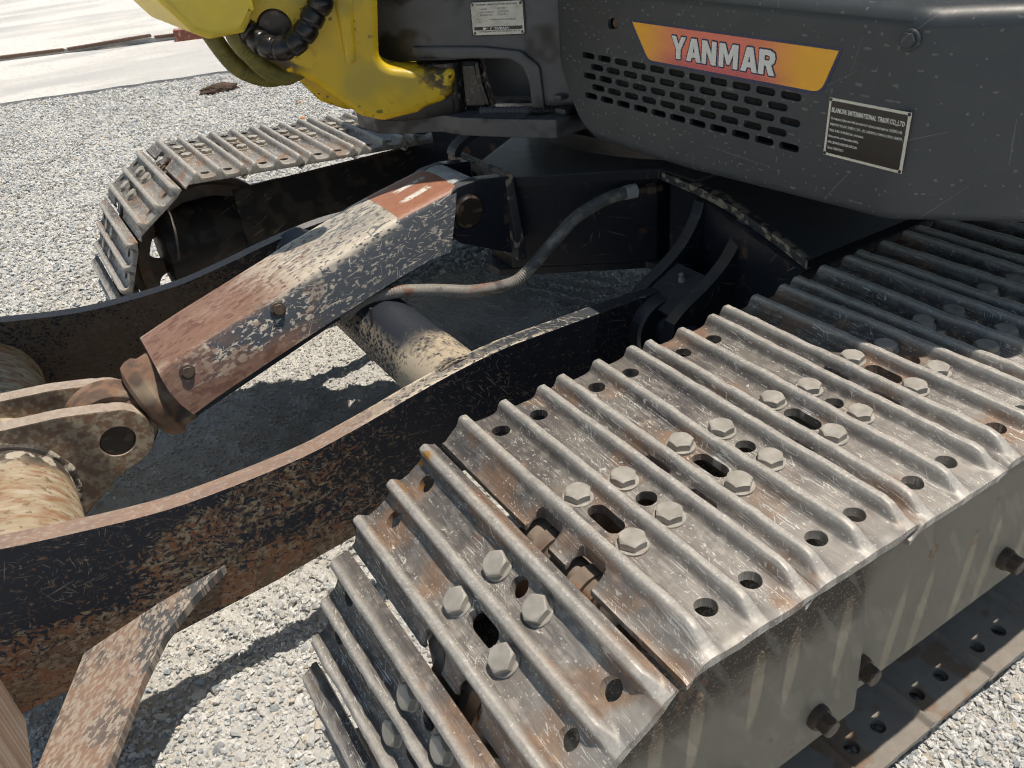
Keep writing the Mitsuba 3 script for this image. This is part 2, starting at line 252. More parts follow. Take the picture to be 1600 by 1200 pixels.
def decal_col(p, n, uv):
    y, z = p.y, p.z
    t = dr.abs(y - 0.37) / 0.20
    h = (z - 0.32) / 0.056
    c = mix((0.78, 0.19, 0.14), (0.86, 0.42, 0.02), smoothstep(0.28, 0.86, t))
    low = smoothstep(0.50, -0.05, h) * smoothstep(0.85, 0.35, t)
    line = smoothstep(0.25, 0.6, dr.abs(dr.sin(z * 1500.0)))
    c = mix(c, (0.40, 0.035, 0.13), low * (0.25 + 0.75 * line))
    return mix(c, (0.75, 0.20, 0.05), 0.30 * line * smoothstep(1.0, 0.4, t))
bsdf('decal_print', decal_col, rough=0.35)

def ground_col(p, n, uv):
    f = fbm(p.x * 40, p.y * 40, 1.0, octaves=4)
    g = fbm(p.x * 2.3, p.y * 2.3, 5.0)
    c = mix((0.42, 0.415, 0.395), (0.54, 0.535, 0.515), f)
    return mix(c, (0.34, 0.325, 0.30), smoothstep(0.5, 0.75, g) * 0.6)
def ground_bump(p, n, uv):
    d1, d2, r = voronoi(p.x * 75, p.y * 75)
    return smoothstep(0.0, 0.5, d2 - d1) * 0.5 + 0.8 * noise(p.x * 160, p.y * 160)
bsdf('ground_grit', ground_col, rough=0.9, spec=0.2, bump=ground_bump, bscale=0.0035)
scene['stone'] = {'type': 'principled', 'base_color': {'type': 'mesh_attribute', 'name': 'vertex_color'}, 'roughness': 0.8, 'specular': 0.3}
def slab_col(p, n, uv):
    f = fbm(p.x * 1.1, p.y * 2.6, 1.0, octaves=4)
    c = mix((0.52, 0.515, 0.50), (0.43, 0.43, 0.42), smoothstep(0.4, 0.7, f))
    c = mix(c, (0.35, 0.355, 0.36), smoothstep(0.60, 0.75, fbm(p.x * 0.55, p.y * 1.6, 7.0)) * 0.7)
    return mix(c, (0.36, 0.35, 0.33), smoothstep(0.66, 0.8, noise(p.x * 40, p.y * 40)) * 0.35)
bsdf('slab_concrete', slab_col, rough=0.85, spec=0.25)
bsdf('edge_rust', (0.17, 0.11, 0.08), rough=0.8, two=True)
bsdf('red_timber', lambda p, n, uv: mix((0.24, 0.085, 0.055), (0.42, 0.27, 0.21), smoothstep(0.5, 0.7, fbm(p.x * 30, p.y * 30, p.z * 30))), rough=0.8)
bsdf('clod_soil', lambda p, n, uv: mix((0.05, 0.035, 0.026), (0.15, 0.11, 0.085), fbm(p.x * 60, p.y * 60, p.z * 60)), rough=0.95, spec=0.2)
bsdf('leaf_orange', (0.45, 0.17, 0.06), rough=0.7)

# ---------------------------------------------------------------- mesh helpers
def man(m):
    if isinstance(m, m3.Manifold): return m
    t = trimesh.Trimesh(np.asarray(m[0] if isinstance(m, tuple) else m.vertices), np.asarray(m[1] if isinstance(m, tuple) else m.faces), process=True)
    return m3.Manifold(m3.Mesh(np.asarray(t.vertices, np.float32), np.asarray(t.faces, np.uint32)))
def tri(m):
    k = m.to_mesh(); return trimesh.Trimesh(k.vert_properties[:, :3], k.tri_verts, process=False)
def cat(*ms): return trimesh.util.concatenate([tri(m) if isinstance(m, m3.Manifold) else m for m in ms])

def rounded(pts, r, seg=5):
    """polygon with its corners rounded; r a number or one per corner"""
    pts = np.asarray(pts, float); n = len(pts); r = np.broadcast_to(r, n); out = []
    for i in range(n):
        a, b, c = pts[i - 1], pts[i], pts[(i + 1) % n]
        u, v = a - b, c - b; lu, lv = np.linalg.norm(u), np.linalg.norm(v); u /= lu; v /= lv
        cosang = np.clip(u @ v, -1, 1); half = math.acos(cosang) / 2
        if r[i] <= 0 or half > 1.54: out.append(b); continue
        t = min(r[i] / math.tan(half), lu * 0.48, lv * 0.48)
        p, q = b + u * t, b + v * t
        for k in range(seg + 1):
            s = k / seg; out.append((1 - s) ** 2 * p + 2 * s * (1 - s) * b + s * s * q)
    return np.array(out)

def inset(pts, d):
    n = len(pts); e = np.roll(pts, -1, 0) - pts; L = np.linalg.norm(e, axis=1, keepdims=True); e = e / np.maximum(L, 1e-12)
    nrm = np.c_[-e[:, 1], e[:, 0]]                      # inward for a counter-clockwise outline
    m = nrm + np.roll(nrm, 1, 0); m /= np.maximum((m * nrm).sum(1, keepdims=True), 0.35)
    return pts + m * d

def slab(pts, t, r=0.0, seg=2, r_low=None):
    """outline (x, y) made solid from z = 0 to t, its rims rounded by r"""
    pts = np.asarray(pts, float)
    if Polygon(pts).exterior.is_ccw is False: pts = pts[::-1]
    rl = r if r_low is None else r_low
    lev = []
    if rl > 0: lev += [(rl * (1 - math.cos(a)), rl * (1 - math.sin(a))) for a in np.linspace(0, math.pi / 2, seg + 1)]
    lev = [(z, d) for (z, d) in lev] if rl > 0 else [(0.0, 0.0)]
    hi = [(t - z, d) for (z, d) in [(r * (1 - math.cos(a)), r * (1 - math.sin(a))) for a in np.linspace(0, math.pi / 2, seg + 1)]][::-1] if r > 0 else [(t, 0.0)]
    rings = lev + hi; n = len(pts)
    v = np.vstack([np.c_[inset(pts, d), np.full(n, z)] for z, d in rings])
    f = []
    i = np.arange(n); j = (i + 1) % n
    for k in range(len(rings) - 1):
        a, b = k * n, (k + 1) * n
        f += [np.c_[a + i, a + j, b + j], np.c_[a + i, b + j, b + i]]
    caps = np.asarray(m3.triangulate([v[:n, :2].astype(np.float64)]))
    f += [caps[:, ::-1], np.asarray(m3.triangulate([v[-n:, :2].astype(np.float64)])) + (len(rings) - 1) * n]
    return trimesh.Trimesh(v, np.vstack(f), process=False)

def frame(m, o, ex, ey, ez):
    m = m.copy(); M = np.eye(4); M[:3, 0], M[:3, 1], M[:3, 2], M[:3, 3] = ex, ey, ez, o
    m.apply_transform(M)
    return m
def xz(pts, y0, y1, r=0.0, seg=2):            # outline in x, z; from y0 to y1
    m = slab(pts, y1 - y0, r, seg); return frame(m, [0, y1, 0], [1, 0, 0], [0, 0, 1], [0, -1, 0])
def yz(pts, x0, x1, r=0.0, seg=2):
    m = slab(pts, x1 - x0, r, seg); return frame(m, [x0, 0, 0], [0, 1, 0], [0, 0, 1], [1, 0, 0])
def xy(pts, z0, z1, r=0.0, seg=2):
    return frame(slab(pts, z1 - z0, r, seg), [0, 0, z0], [1, 0, 0], [0, 1, 0], [0, 0, 1])
def circle(c, r, n=40): a = np.arange(n) / n * 2 * math.pi; return np.c_[c[0] + r * np.cos(a), c[1] + r * np.sin(a)]

def lathe(prof, o, axis, n=40):
    """profile (radius, along) turned about an axis"""
    m = trimesh.creation.revolve(np.asarray(prof, float), sections=n)
    if m.volume < 0: m.invert()
    m.apply_transform(trimesh.geometry.align_vectors([0, 0, 1], axis)); m.apply_translation(o); return m

def path(ctrl, step):
    """Catmull-Rom through the points, resampled evenly"""
    c = np.asarray(ctrl, float); c = np.vstack([2 * c[0] - c[1], c, 2 * c[-1] - c[-2]]); out = []
    for i in range(1, len(c) - 2):
        for t in np.linspace(0, 1, 40, endpoint=False):
            p0, p1, p2, p3 = c[i - 1:i + 3]
            out.append(0.5 * (2 * p1 + (p2 - p0) * t + (2 * p0 - 5 * p1 + 4 * p2 - p3) * t * t + (3 * p1 - p0 - 3 * p2 + p3) * t ** 3))
    out = np.array(out + [c[-2]]); s = np.r_[0, np.cumsum(np.linalg.norm(np.diff(out, axis=0), axis=1))]
    q = np.linspace(0, s[-1], max(3, int(s[-1] / step)))
    return np.c_[[np.interp(q, s, out[:, k]) for k in range(3)]].T, q
def tube(ctrl, radius, step=0.01, n=16):
    p, s = path(ctrl, step); t = np.gradient(p, axis=0); t /= np.linalg.norm(t, axis=1, keepdims=True)
    u = np.cross(t[0], [0.3, 0.2, 1.0]); u /= np.linalg.norm(u); v = []
    a = np.arange(n) / n * 2 * math.pi
    for i in range(len(p)):
        u = u - t[i] * (u @ t[i]); u /= np.linalg.norm(u); w = np.cross(t[i], u)
        r = radius(s[i], s[-1]) if callable(radius) else radius
        v.append(p[i] + r * (np.cos(a)[:, None] * u + np.sin(a)[:, None] * w))
    v = np.vstack(v + [p[:1], p[-1:]]); f = []; i = np.arange(n); j = (i + 1) % n
    for k in range(len(p) - 1): f += [np.c_[k * n + i, k * n + j, (k + 1) * n + j], np.c_[k * n + i, (k + 1) * n + j, (k + 1) * n + i]]
    e = (len(p) - 1) * n
    f += [np.c_[j, i, np.full(n, len(v) - 2)], np.c_[e + i, e + j, np.full(n, len(v) - 1)]]
    return trimesh.Trimesh(v, np.vstack(f), process=False)

def hexbolt(r=0.0160, h=0.0115, washer=0.0182):
    a = np.arange(6) / 6 * 2 * math.pi; hexa = np.c_[np.cos(a), np.sin(a)] * r
    base = m3.CrossSection([hexa]).extrude(h)
    cone = man(lathe([(0, -0.001), (r * 1.25, -0.001), (r * 1.25, h * 0.62), (r * 0.80, h), (0, h)], [0, 0, 0], [0, 0, 1], 36))
    m = base ^ cone
    if washer: m = m + man(lathe([(0, -0.002), (washer, -0.002), (washer, 0.0018), (washer * 0.93, 0.0026), (0, 0.0026)], [0, 0, 0], [0, 0, 1], 30))
    return tri(m)

# ---------------------------------------------------------------- entries
def numbered(key):
    if key not in scene and not any(k.startswith(key + '__') for k in scene): return key
    i = 1
    while f'{key}_{i:03d}' in scene or any(k.startswith(f'{key}_{i:03d}__') for k in scene): i += 1
    return f'{key}_{i:03d}'
def put(name, mesh, mat, parent=None, smooth=30, label=None, cat=None, kind=None, group=None, shape=None, to_world=None, uv=None):
    key = numbered(f'{parent}__{name}' if parent else name)
    if shape is None:
        if isinstance(mesh, m3.Manifold): mesh = tri(mesh)
        if not isinstance(mesh, tuple) and mesh.is_watertight and mesh.volume < 0: mesh.invert()
        shape = mikit.ply(mesh, mat, smooth=smooth)
    scene[key] = {**shape, **({'to_world': to_world} if to_world is not None else {})}
    d = {k: v for k, v in dict(label=label, category=cat, kind=kind, group=group).items() if v}
    if d: labels[key] = d
    return key

X = 'excavator'
labels[X] = {'label': 'worn tracked mini excavator with yellow boom bracket and grey covers standing on gravel', 'category': 'excavator'}

# ---------------------------------------------------------------- ground
def axis_points(c, near, step, far, grow=1.22):
    a = list(np.arange(-near, near + 1e-9, step)); d, x = step, near
    while x < far: d *= grow; x += d; a = [-x] + a + [x]
    return np.array(a) + c
gx, gy = axis_points(0.2, 1.6, 0.014, 60), axis_points(1.0, 2.0, 0.014, 60)
XX, YY = np.meshgrid(gx, gy, indexing='ij')
P3 = np.c_[XX.ravel(), YY.ravel(), np.zeros(XX.size)]
def ground_height(x, y):
    p = np.c_[x, y, np.zeros_like(x)]
    h = 0.020 * (meshkit.fbm(p * [5, 5, 1], 4, 3) - 0.5) + 0.010 * (meshkit.fbm(p * [30, 30, 1], 3, 9) - 0.5)
    mid = np.clip((y - 0.50) / 0.12, 0, 1) * np.clip((1.55 - y) / 0.12, 0, 1) * np.clip((x + 0.9) / 0.2, 0, 1)
    ridge = np.sin((x * 0.92 + y * 0.38) * 2 * math.pi / 0.055 + 2.5 * meshkit.noise(p * [6, 6, 1], 4)) * (meshkit.noise(p * [9, 9, 1], 6))
    h = h + mid * (0.010 * ridge + 0.030 * (meshkit.fbm(p * [14, 14, 1], 3, 21) - 0.5))
    return h * np.clip((9 - np.hypot(x, y)) / 5, 0, 1)
Z = G + ground_height(XX.ravel(), YY.ravel())
ni, nj = XX.shape
idx = np.arange(ni * nj).reshape(ni, nj)
quads = np.c_[idx[:-1, :-1].ravel(), idx[1:, :-1].ravel(), idx[1:, 1:].ravel(), idx[:-1, 1:].ravel()]
put('gravel_ground', (np.c_[XX.ravel(), YY.ravel(), Z], quads), 'ground_grit', smooth=True, kind='structure', label='pale grey crushed gravel ground under the excavator')

# loose stones: crushed, faceted, one mesh
ICO = trimesh.Trimesh([[1, 0, 0], [-1, 0, 0], [0, 1, 0], [0, -1, 0], [0, 0, 1], [0, 0, -1]], [[0, 2, 4], [2, 1, 4], [1, 3, 4], [3, 0, 4], [2, 0, 5], [1, 2, 5], [3, 1, 5], [0, 3, 5]], process=False)
ICO1 = trimesh.creation.icosphere(subdivisions=0)
def stones(n, xr, yr, smin, smax, power, base, seed, keep=None, dust=0.0):
    r = np.random.default_rng(seed)
    x, y = r.uniform(*xr, n), r.uniform(*yr, n)
    if keep is not None: k = keep(x, y, r); x, y = x[k], y[k]; n = len(x)
    s = smin + (smax - smin) * r.random(n) ** power
    kinds = []
    for _ in range(14):
        v = np.array(base.vertices) * r.uniform(0.70, 1.25, (len(base.vertices), 1)) * r.uniform(0.6, 1.2, 3) + r.uniform(-0.18, 0.18, (len(base.vertices), 3)); kinds.append(v)
    kinds = np.array(kinds); pick = r.integers(0, 14, n)
    q = r.normal(size=(n, 4)); q /= np.linalg.norm(q, axis=1, keepdims=True); w, a, b, c = q.T
    R = np.stack([1 - 2 * (b * b + c * c), 2 * (a * b - c * w), 2 * (a * c + b * w), 2 * (a * b + c * w), 1 - 2 * (a * a + c * c), 2 * (b * c - a * w), 2 * (a * c - b * w), 2 * (b * c + a * w), 1 - 2 * (a * a + b * b)], 1).reshape(-1, 3, 3)
    v = np.einsum('nij,nkj->nki', R, kinds[pick]) * (s / 2)[:, None, None]
    v[:, :, 2] *= 0.8
    v += np.c_[x, y, G + ground_height(x, y) + s * r.uniform(0.02, 0.38, n)][:, None]
    nv = len(base.vertices)
    f = (np.asarray(base.faces)[None] + (np.arange(n) * nv)[:, None, None]).reshape(-1, 3)
    tone = r.random(n)
    col = np.array([0.585, 0.59, 0.58]) * (0.74 + 0.38 * tone[:, None])
    blue = r.random(n) < 0.16; col[blue] *= [0.66, 0.71, 0.77]
    warm = r.random(n) < 0.05; col[warm] *= [0.97, 0.88, 0.75]
    dark = r.random(n) < 0.05; col[dark] *= 0.6
    if dust: col = col * (1 - dust) + np.array([0.47, 0.465, 0.44]) * dust
    return v.reshape(-1, 3), f, np.repeat(np.clip(col, 0, 0.78), nv, 0)
def edge_y(x): return 6.40 - 0.265 * x
def clear(x, y, r): return ~((np.abs(y) < 0.19) & (x > -0.05))
parts = [
    stones(78000, (-0.95, 0.60), (-0.70, 0.66), 0.003, 0.014, 2.4, ICO, 1, keep=clear),
    stones(2600, (-0.95, 0.60), (-0.70, 0.66), 0.012, 0.024, 2.6, ICO1, 2, keep=clear),
    stones(22000, (0.25, 1.35), (-0.75, -0.14), 0.003, 0.014, 2.4, ICO, 6),
    stones(46000, (-0.75, 0.9), (0.66, 1.80), 0.003, 0.013, 3.2, ICO, 3, dust=0.6),
    stones(16000, (0.85, 1.7), (0.5, 2.1), 0.004, 0.016, 2.6, ICO, 8, dust=0.6),
    stones(52000, (-0.9, 1.6), (1.75, 4.0), 0.008, 0.023, 1.5, ICO, 4, keep=lambda x, y, r: (y > 2.5 * x - 0.6) & (r.random(len(x)) < 1 - 0.8 * np.exp(-((y - 2.35 - 0.12 * x) / 0.15) ** 2) * (x < -0.1))),
    stones(58000, (-0.8, 2.0), (4.0, 7.2), 0.011, 0.026, 1.4, ICO, 5, keep=lambda x, y, r: y < edge_y(x) - 0.02 + 0.03 * r.random(len(x))),
]
off = np.cumsum([0] + [len(p[0]) for p in parts])
put('gravel', None, None, shape=mikit.ply((np.vstack([p[0] for p in parts]), np.vstack([p[1] + o for p, o in zip(parts, off)])), 'stone', smooth=False, color=np.vstack([p[2] for p in parts])),
    kind='stuff', label='loose light grey crushed stone gravel covering the yard', cat='gravel')

# concrete beyond the gravel
def strip(y0a, y0b, y1, z0, z1, wob, seed):
    x = np.linspace(-30, 30, 1201); p = np.c_[x * 3, np.zeros_like(x), np.zeros_like(x)]
    ya = y0a + (y0b - y0a) * (x + 0.357) / 1.592 + wob * (meshkit.fbm(p * 2.5, 4, seed) - 0.5)
    return xy(np.vstack([np.c_[x, ya], [[30, y1], [-30, y1]]]), z0, z1)
put('concrete_slab', strip(6.44, 6.03, 20.0, G - 0.1, G + 0.025, 0.05, 1), 'slab_concrete', kind='structure', label='pale concrete apron bordering the gravel', smooth=20)
put('concrete_slab', strip(8.62, 8.08, 50.0, G - 0.1, G + 0.062, 0.03, 2), 'slab_concrete', kind='structure', label='raised pale concrete slab behind a rusty edge', smooth=20)
rail = []
for xa, xb, lift in ((-6, 0.33, 0.0), (0.36, 1.06, 0.03), (1.09, 6.0, 0.01)):
    xs = np.linspace(xa, xb, 24); t = np.clip((xs - 0.36) / 0.70, 0, 1)
    pts = np.c_[xs, 8.62 - 0.339 * (xs + 0.357) - 0.012 - (0.05 * np.sin(t * math.pi) if lift == 0.03 else 0), G + 0.045 + lift * np.sin(t * math.pi * 0.5)]
    v = np.vstack([pts + [0, 0, -0.004], pts + [0, 0.05, -0.004], pts + [0, 0.05, 0.022], pts + [0, 0, 0.022]]); n = len(xs); f = []
    for k in range(4):
        a, b = k * n, ((k + 1) % 4) * n; i = np.arange(n - 1); f += [np.c_[a + i, a + i + 1, b + i + 1], np.c_[a + i, b + i + 1, b + i]]
    rail.append(trimesh.Trimesh(v, np.vstack(f), process=False))
for m, l in zip(rail, ('rusty steel edging running flush along the raised concrete slab', 'rusty steel edging strip bowed away from the raised concrete slab', 'rusty steel edging behind the yellow boom')):
    put('steel_edging', m, 'edge_rust', label=l, cat='steel edging')
tb = trimesh.creation.box([0.34, 0.13, 0.10]); tb = tri(man(tb).refine_to_length(0.03)); tb.vertices += 0.012 * (meshkit.noise(tb.vertices * 25 + 3)[:, None] - 0.5)
tb.apply_transform(trimesh.transformations.rotation_matrix(-0.32, [0, 0, 1])); tb.apply_translation([1.40, 7.93, G + 0.07])
put('timber_block', tb, 'red_timber', smooth=20, label='red brown timber block lying at the slab edge below the boom', cat='block')
def clod(c, size, seed, mat, label, name='dirt_clod', cat='dirt clod'):
    m = trimesh.creation.icosphere(subdivisions=3); v = m.vertices
    v *= 0.55 + 0.9 * meshkit.fbm(v * 2.2 + seed, 4, seed)[:, None]; m.vertices = v * np.array(size) / 2
    m.apply_translation(c); put(name, m, mat, smooth=False, label=label, cat=cat)
clod([0.93, 5.46, G + 0.02], (0.26, 0.10, 0.07), 3, 'clod_soil', 'dark brown clod of dirt lying on the gravel beyond the far track')
for (x, y, s), l in zip(((1.05, 4.15, 0.05), (1.18, 4.55, 0.035)), ('small orange dry leaf on the gravel next to the yellow bracket', 'tiny orange dry leaf on the gravel above the far track')):
    lf = slab(rounded([(-s / 2, 0), (0, -s / 4), (s / 2, 0), (0, s / 4)], 0.006), 0.003, 0.0); lf.vertices[:, 2] += 6 * lf.vertices[:, 0] ** 2
    lf.apply_transform(trimesh.transformations.rotation_matrix(0.5, [1, 0.3, 0.6])); lf.apply_translation([x, y, G + 0.03]); put('dry_leaf', lf, 'leaf_orange', label=l, cat='leaf')

# ---------------------------------------------------------------- tracks
P = 0.154
def shoe_mesh(chain, seed, out=-1):
    """u along the track (rear +), v across, w outwards"""
    us = np.linspace(-0.096, 0.071, 78); vs = np.r_[np.linspace(-0.232, -0.205, 9), np.linspace(-0.195, 0.195, 50 if out < 0 else 22), np.linspace(0.205, 0.226, 8)]
    U, V = np.meshgrid(us, vs, indexing='ij')
    def ss(a, b, x): t = np.clip((x - a) / (b - a), 0, 1); return t * t * (3 - 2 * t)
    d = np.min([np.abs(U - G1 - k * GS) for k in (-1, 0, 1)], axis=0)
    bump = 0.0190 * (0.78 * (1 - ss(0.0035, 0.0115, d)) + 0.22 * (1 - ss(0.004, 0.022, d)))
    endd = np.minimum(V + 0.232, 0.226 - V)
    taper = np.where(V * out > 0, 0.06 + 0.94 * ss(0.006, 0.034, endd) ** 0.8, 0.55 + 0.45 * np.sqrt(np.clip(1 - (1 - np.clip(endd / 0.008, 0, 1)) ** 2, 0, 1)))
    nick = np.c_[U.ravel() * 30, V.ravel() * 75, np.full(U.size, seed * 1.7)]
    bump = bump * (1.03 - 0.16 * (meshkit.fbm(nick, 3, seed + 3).reshape(U.shape)) * (d < 0.012))
    top = bump * taper - 0.0125 * (1 - ss(-0.094, -0.074, U)) - 0.002 * (1 - ss(0, 0.006, endd))
    pn = np.c_[U.ravel(), V.ravel(), np.full(U.size, seed)]
    top += (0.0028 * (meshkit.fbm(pn * [45, 30, 1], 3, seed) - 0.5)).reshape(U.shape) + (0.004 * (meshkit.fbm(pn * [9, 5, 1], 2, seed + 5) - 0.5)).reshape(U.shape)
    low = -0.0110 + 0.004 * ss(0.045, 0.066, U) - 0.0095 * (1 - ss(-0.094, -0.084, U))
    Vw = V + 0.002 * (meshkit.fbm(pn * [35, 1, 1], 3, seed + 9).reshape(U.shape) - 0.5) * ss(0.18, 0.22, np.abs(V))
    ni, nj = U.shape; N = ni * nj
    v = np.vstack([np.c_[U.ravel(), Vw.ravel(), top.ravel()], np.c_[U.ravel(), Vw.ravel(), low.ravel()]])
    k = np.arange(N).reshape(ni, nj); a, b, c, e = k[:-1, :-1].ravel(), k[1:, :-1].ravel(), k[1:, 1:].ravel(), k[:-1, 1:].ravel()
    f = [np.c_[a, b, c], np.c_[a, c, e], N + np.c_[a, c, b], N + np.c_[a, e, c]]
    loop = np.r_[k[:, 0], k[-1, 1:], k[-2::-1, -1], k[0, -2:0:-1]]; nx = np.roll(loop, -1)
    f += [np.c_[loop, loop + N, nx + N], np.c_[loop, nx + N, nx]]
    m = man((v, np.vstack(f)))
    cut = []
    cyl = lambda u, vv, r, l=0: (m3.CrossSection([circle((0, 0), r, 22)]) if not l else m3.CrossSection([np.array(LineString([(0, -l), (0, l)]).buffer(r, 8).exterior.coords)[:-1]], m3.FillRule.EvenOdd)).extrude(0.08).translate([u, vv, -0.05])
    for s in (-1, 1):
        for u in (-0.0293, 0.0293): cut.append(cyl(u, s * 0.185, 0.0118))
    cut += [cyl(-0.0277, chain, 0.0115, 0.0145), cyl(0.0293, chain, 0.0122)]
    for s in (0.036, -0.040):
        cut.append(m3.CrossSection([rounded([(-0.12, -0.022), (-0.073, -0.022), (-0.073, 0.022), (-0.12, 0.022)], 0.008)]).extrude(0.08).translate([0, chain + s, -0.05]))
    for c_ in cut: m = m - c_
    return tri(m)
def shoe_shape(chain, seed, out):
    v, f, n = meshkit.arrays(shoe_mesh(chain, seed, out), 40)
    return {'type': 'ply', 'filename': meshkit.write_ply((v, f), False, v[:, :2], None, normals=n), 'face_normals': False, 'bsdf': {'type': 'ref', 'id': 'shoe_steel'}}
UNDER = {'near': shoe_shape(-0.030, 21, -1), 'far': shoe_shape(0.05, 21, 1)}
for d in UNDER.values(): d['bsdf'] = {'type': 'ref', 'id': 'shoe_under'}
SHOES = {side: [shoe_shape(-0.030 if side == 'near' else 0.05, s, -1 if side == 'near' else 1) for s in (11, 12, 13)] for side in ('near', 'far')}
BOLT = mikit.ply(hexbolt(), 'bolt_steel', smooth=20)
def link_mesh(chain):
    ms = []
    for s in (-1, 1):
        lo = LineString([(-0.077, -0.045), (0.0, -0.042)]).buffer(0.024, 8).union(Polygon([(-0.05, -0.015), (0.02, -0.015), (0.02, -0.062), (-0.05, -0.062)]))
        hi = LineString([(0.0, -0.042), (0.077, -0.045)]).buffer(0.024, 8).union(Polygon([(-0.02, -0.015), (0.045, -0.015), (0.045, -0.062), (-0.02, -0.062)]))
        for g, a, b in ((lo, 0.046, 0.064), (hi, 0.026, 0.044), (hi.intersection(lo), 0.026, 0.064)):
            g = g if g.geom_type == 'Polygon' else max(g.geoms, key=lambda q: q.area)
            y = sorted((s * a, s * b)); ms.append(man(xz(np.array(g.simplify(0.0006).exterior.coords)[:-1], chain + y[0], chain + y[1], 0.0)))
    out = ms[0]
    for m in ms[1:]: out = out + m
    return tri(out)
def pin_mesh(chain): return cat(lathe([(0, -0.026), (0.019, -0.026), (0.019, 0.026), (0, 0.026)], [0.077, chain, -0.045], [0, 1, 0], 24), lathe([(0, -0.068), (0.012, -0.068), (0.012, 0.068), (0, 0.068)], [0.077, chain, -0.045], [0, 1, 0], 20))
LINKS = {'near': mikit.ply(link_mesh(-0.030), 'chain_rust', smooth=25), 'far': mikit.ply(link_mesh(0.05), 'chain_rust', smooth=25)}
PINS = {'near': mikit.ply(pin_mesh(-0.030), 'chain_rust', smooth=25), 'far': mikit.ply(pin_mesh(0.05), 'chain_rust', smooth=25)}

FRONT = [(-0.1675, -0.046, 33.0), (-0.281, -0.176, 65.5), (-0.327, -0.338, 92.0), (-0.262, -0.478, 140.0)]
def track(side, yc, x0, slope, z0, ntop, nbot, leanz):
    chain = -0.030 if side == 'near' else 0.05
    poses = [(x0 + k * P, z0 + slope * k * P, math.degrees(math.atan(slope)), 'top') for k in range(ntop)]
    poses += [(x0 + a, z0 + b, t, 'front') for a, b, t in FRONT] + [(x0 - 0.13 + k * P, -0.535, 180.0, 'bottom') for k in range(nbot)]
    for i, (x, z, t, where) in enumerate(poses):
        lean = 0.016 if where == 'bottom' and side == 'near' else 0.0
        j = rng.normal(size=5)
        M = T().translate([x + 0.0008 * j[0], yc + lean + 0.0015 * j[1], z + 0.0008 * j[2]]).rotate([0, 1, 0], -(t + 0.35 * j[3])).rotate([0, 0, 1], 0.25 * j[4])
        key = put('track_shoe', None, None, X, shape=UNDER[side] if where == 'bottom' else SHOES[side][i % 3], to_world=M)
        if where != 'bottom':
            for bay, (u, hw) in enumerate(((-0.0302, 0.0475), (0.0279, 0.0391))):
                for s in (1, -1):
                    put('bolt', None, None, key, shape=BOLT, to_world=M @ T().translate([u, chain + s * hw, 0.0005]).rotate([0, 0, 1], float(rng.uniform(0, 60))))
        if where == 'front' or (where == 'top' and i == 0):
            put('track_link', None, None, X, shape=LINKS[side], to_world=M); put('link_pin', None, None, X, shape=PINS[side], to_world=M)
track('near', 0.0, 0.0, 0.0, 0.0, 9, 8, 0.0)
track('far', 1.845, 0.009, -0.0687, -0.0075, 8, 1, 0.0)

def idler(y, x, z):
    d = Polygon(circle((0, 0), 0.205, 64))
    for k in range(8): d = d.difference(Point(0.142 * math.cos(k * math.pi / 4 + 0.42), 0.142 * math.sin(k * math.pi / 4 + 0.42)).buffer(0.036, 12))
    disc = m3.CrossSection([np.array(d.exterior.coords)[:-1]] + [np.array(h.coords)[:-1] for h in d.interiors], m3.FillRule.EvenOdd).extrude(0.03)
    disc = frame(tri(disc), [x, y + 0.015, z], [1, 0, 0], [0, 0, 1], [0, -1, 0])
    rim = lathe([(0.178, -0.05), (0.208, -0.05), (0.210, -0.024), (0.228, -0.020), (0.228, 0.020), (0.210, 0.024), (0.208, 0.05), (0.178, 0.05), (0.178, -0.05)], [x, y, z], [0, 1, 0], 64)
    hub = lathe([(0, -0.075), (0.06, -0.075), (0.075, -0.03), (0.075, 0.03), (0.06, 0.075), (0, 0.075)], [x, y, z], [0, 1, 0], 40)
    return put('idler_wheel', cat(disc, rim, hub), 'chain_rust', X)
idler(-0.030, -0.025, -0.285); idler(1.86, -0.030, -0.285)

# track frames
def frame_prof(g=0.0):
    return rounded([(0.13, -0.40), (0.13, -0.10), (-0.115 + g, -0.104), (-0.148 + g, -0.135), (-0.164 + g, -0.175), (-0.171 + g, -0.22), (-0.177 + g, -0.28), (-0.184 + g, -0.395)], [0.01, 0.03, 0.03, 0.03, 0.04, 0.04, 0.04, 0.004], 4)
tf = put('track_frame', yz(frame_prof(0.019), 0.271, 1.60), 'frame_paint', X, smooth=40, label='grey green dusty steel side of the near track frame')
put('front_cover', cat(yz(frame_prof(0.0), -0.20, 0.268, 0.004)), 'frame_paint', tf, smooth=40)
rb = hexbolt(0.0145, 0.022, 0.0165); rbs = lathe([(0, -0.03), (0.017, -0.03), (0.018, 0.0), (0.016, 0.006), (0, 0.006)], [0, 0, 0], [0, 0, 1], 28)
for x, z in ((0.035, -0.350), (0.185, -0.342), (0.290, -0.342), (0.62, -0.338)):
    put('roller_bolt', frame(cat(rb, rbs), [x, -0.186 if x < 0.25 else -0.168, z], [1, 0, 0], [0, 0, 1], [0, -1, 0]), 'dark_bolt', tf)
ff = put('track_frame', cat(yz([(1.72, -0.42), (1.735, -0.42), (1.735, -0.088), (1.72, -0.090)], 0.05, 1.60), yz(rounded([(1.736, -0.42), (1.96, -0.42), (1.96, -0.33), (1.92, -0.28), (1.736, -0.24)], 0.02), 0.05, 1.60)), 'frame_paint', X, smooth=30, label='dark dirty inner side of the far track frame')
put('recoil_housing', lathe([(0, -0.165), (0.085, -0.165), (0.118, -0.160), (0.120, -0.150), (0.120, -0.120), (0.113, -0.118), (0.113, 0.22), (0, 0.22)], [0, 1.84, -0.235], [1, 0, 0], 48), 'frame_paint', ff)

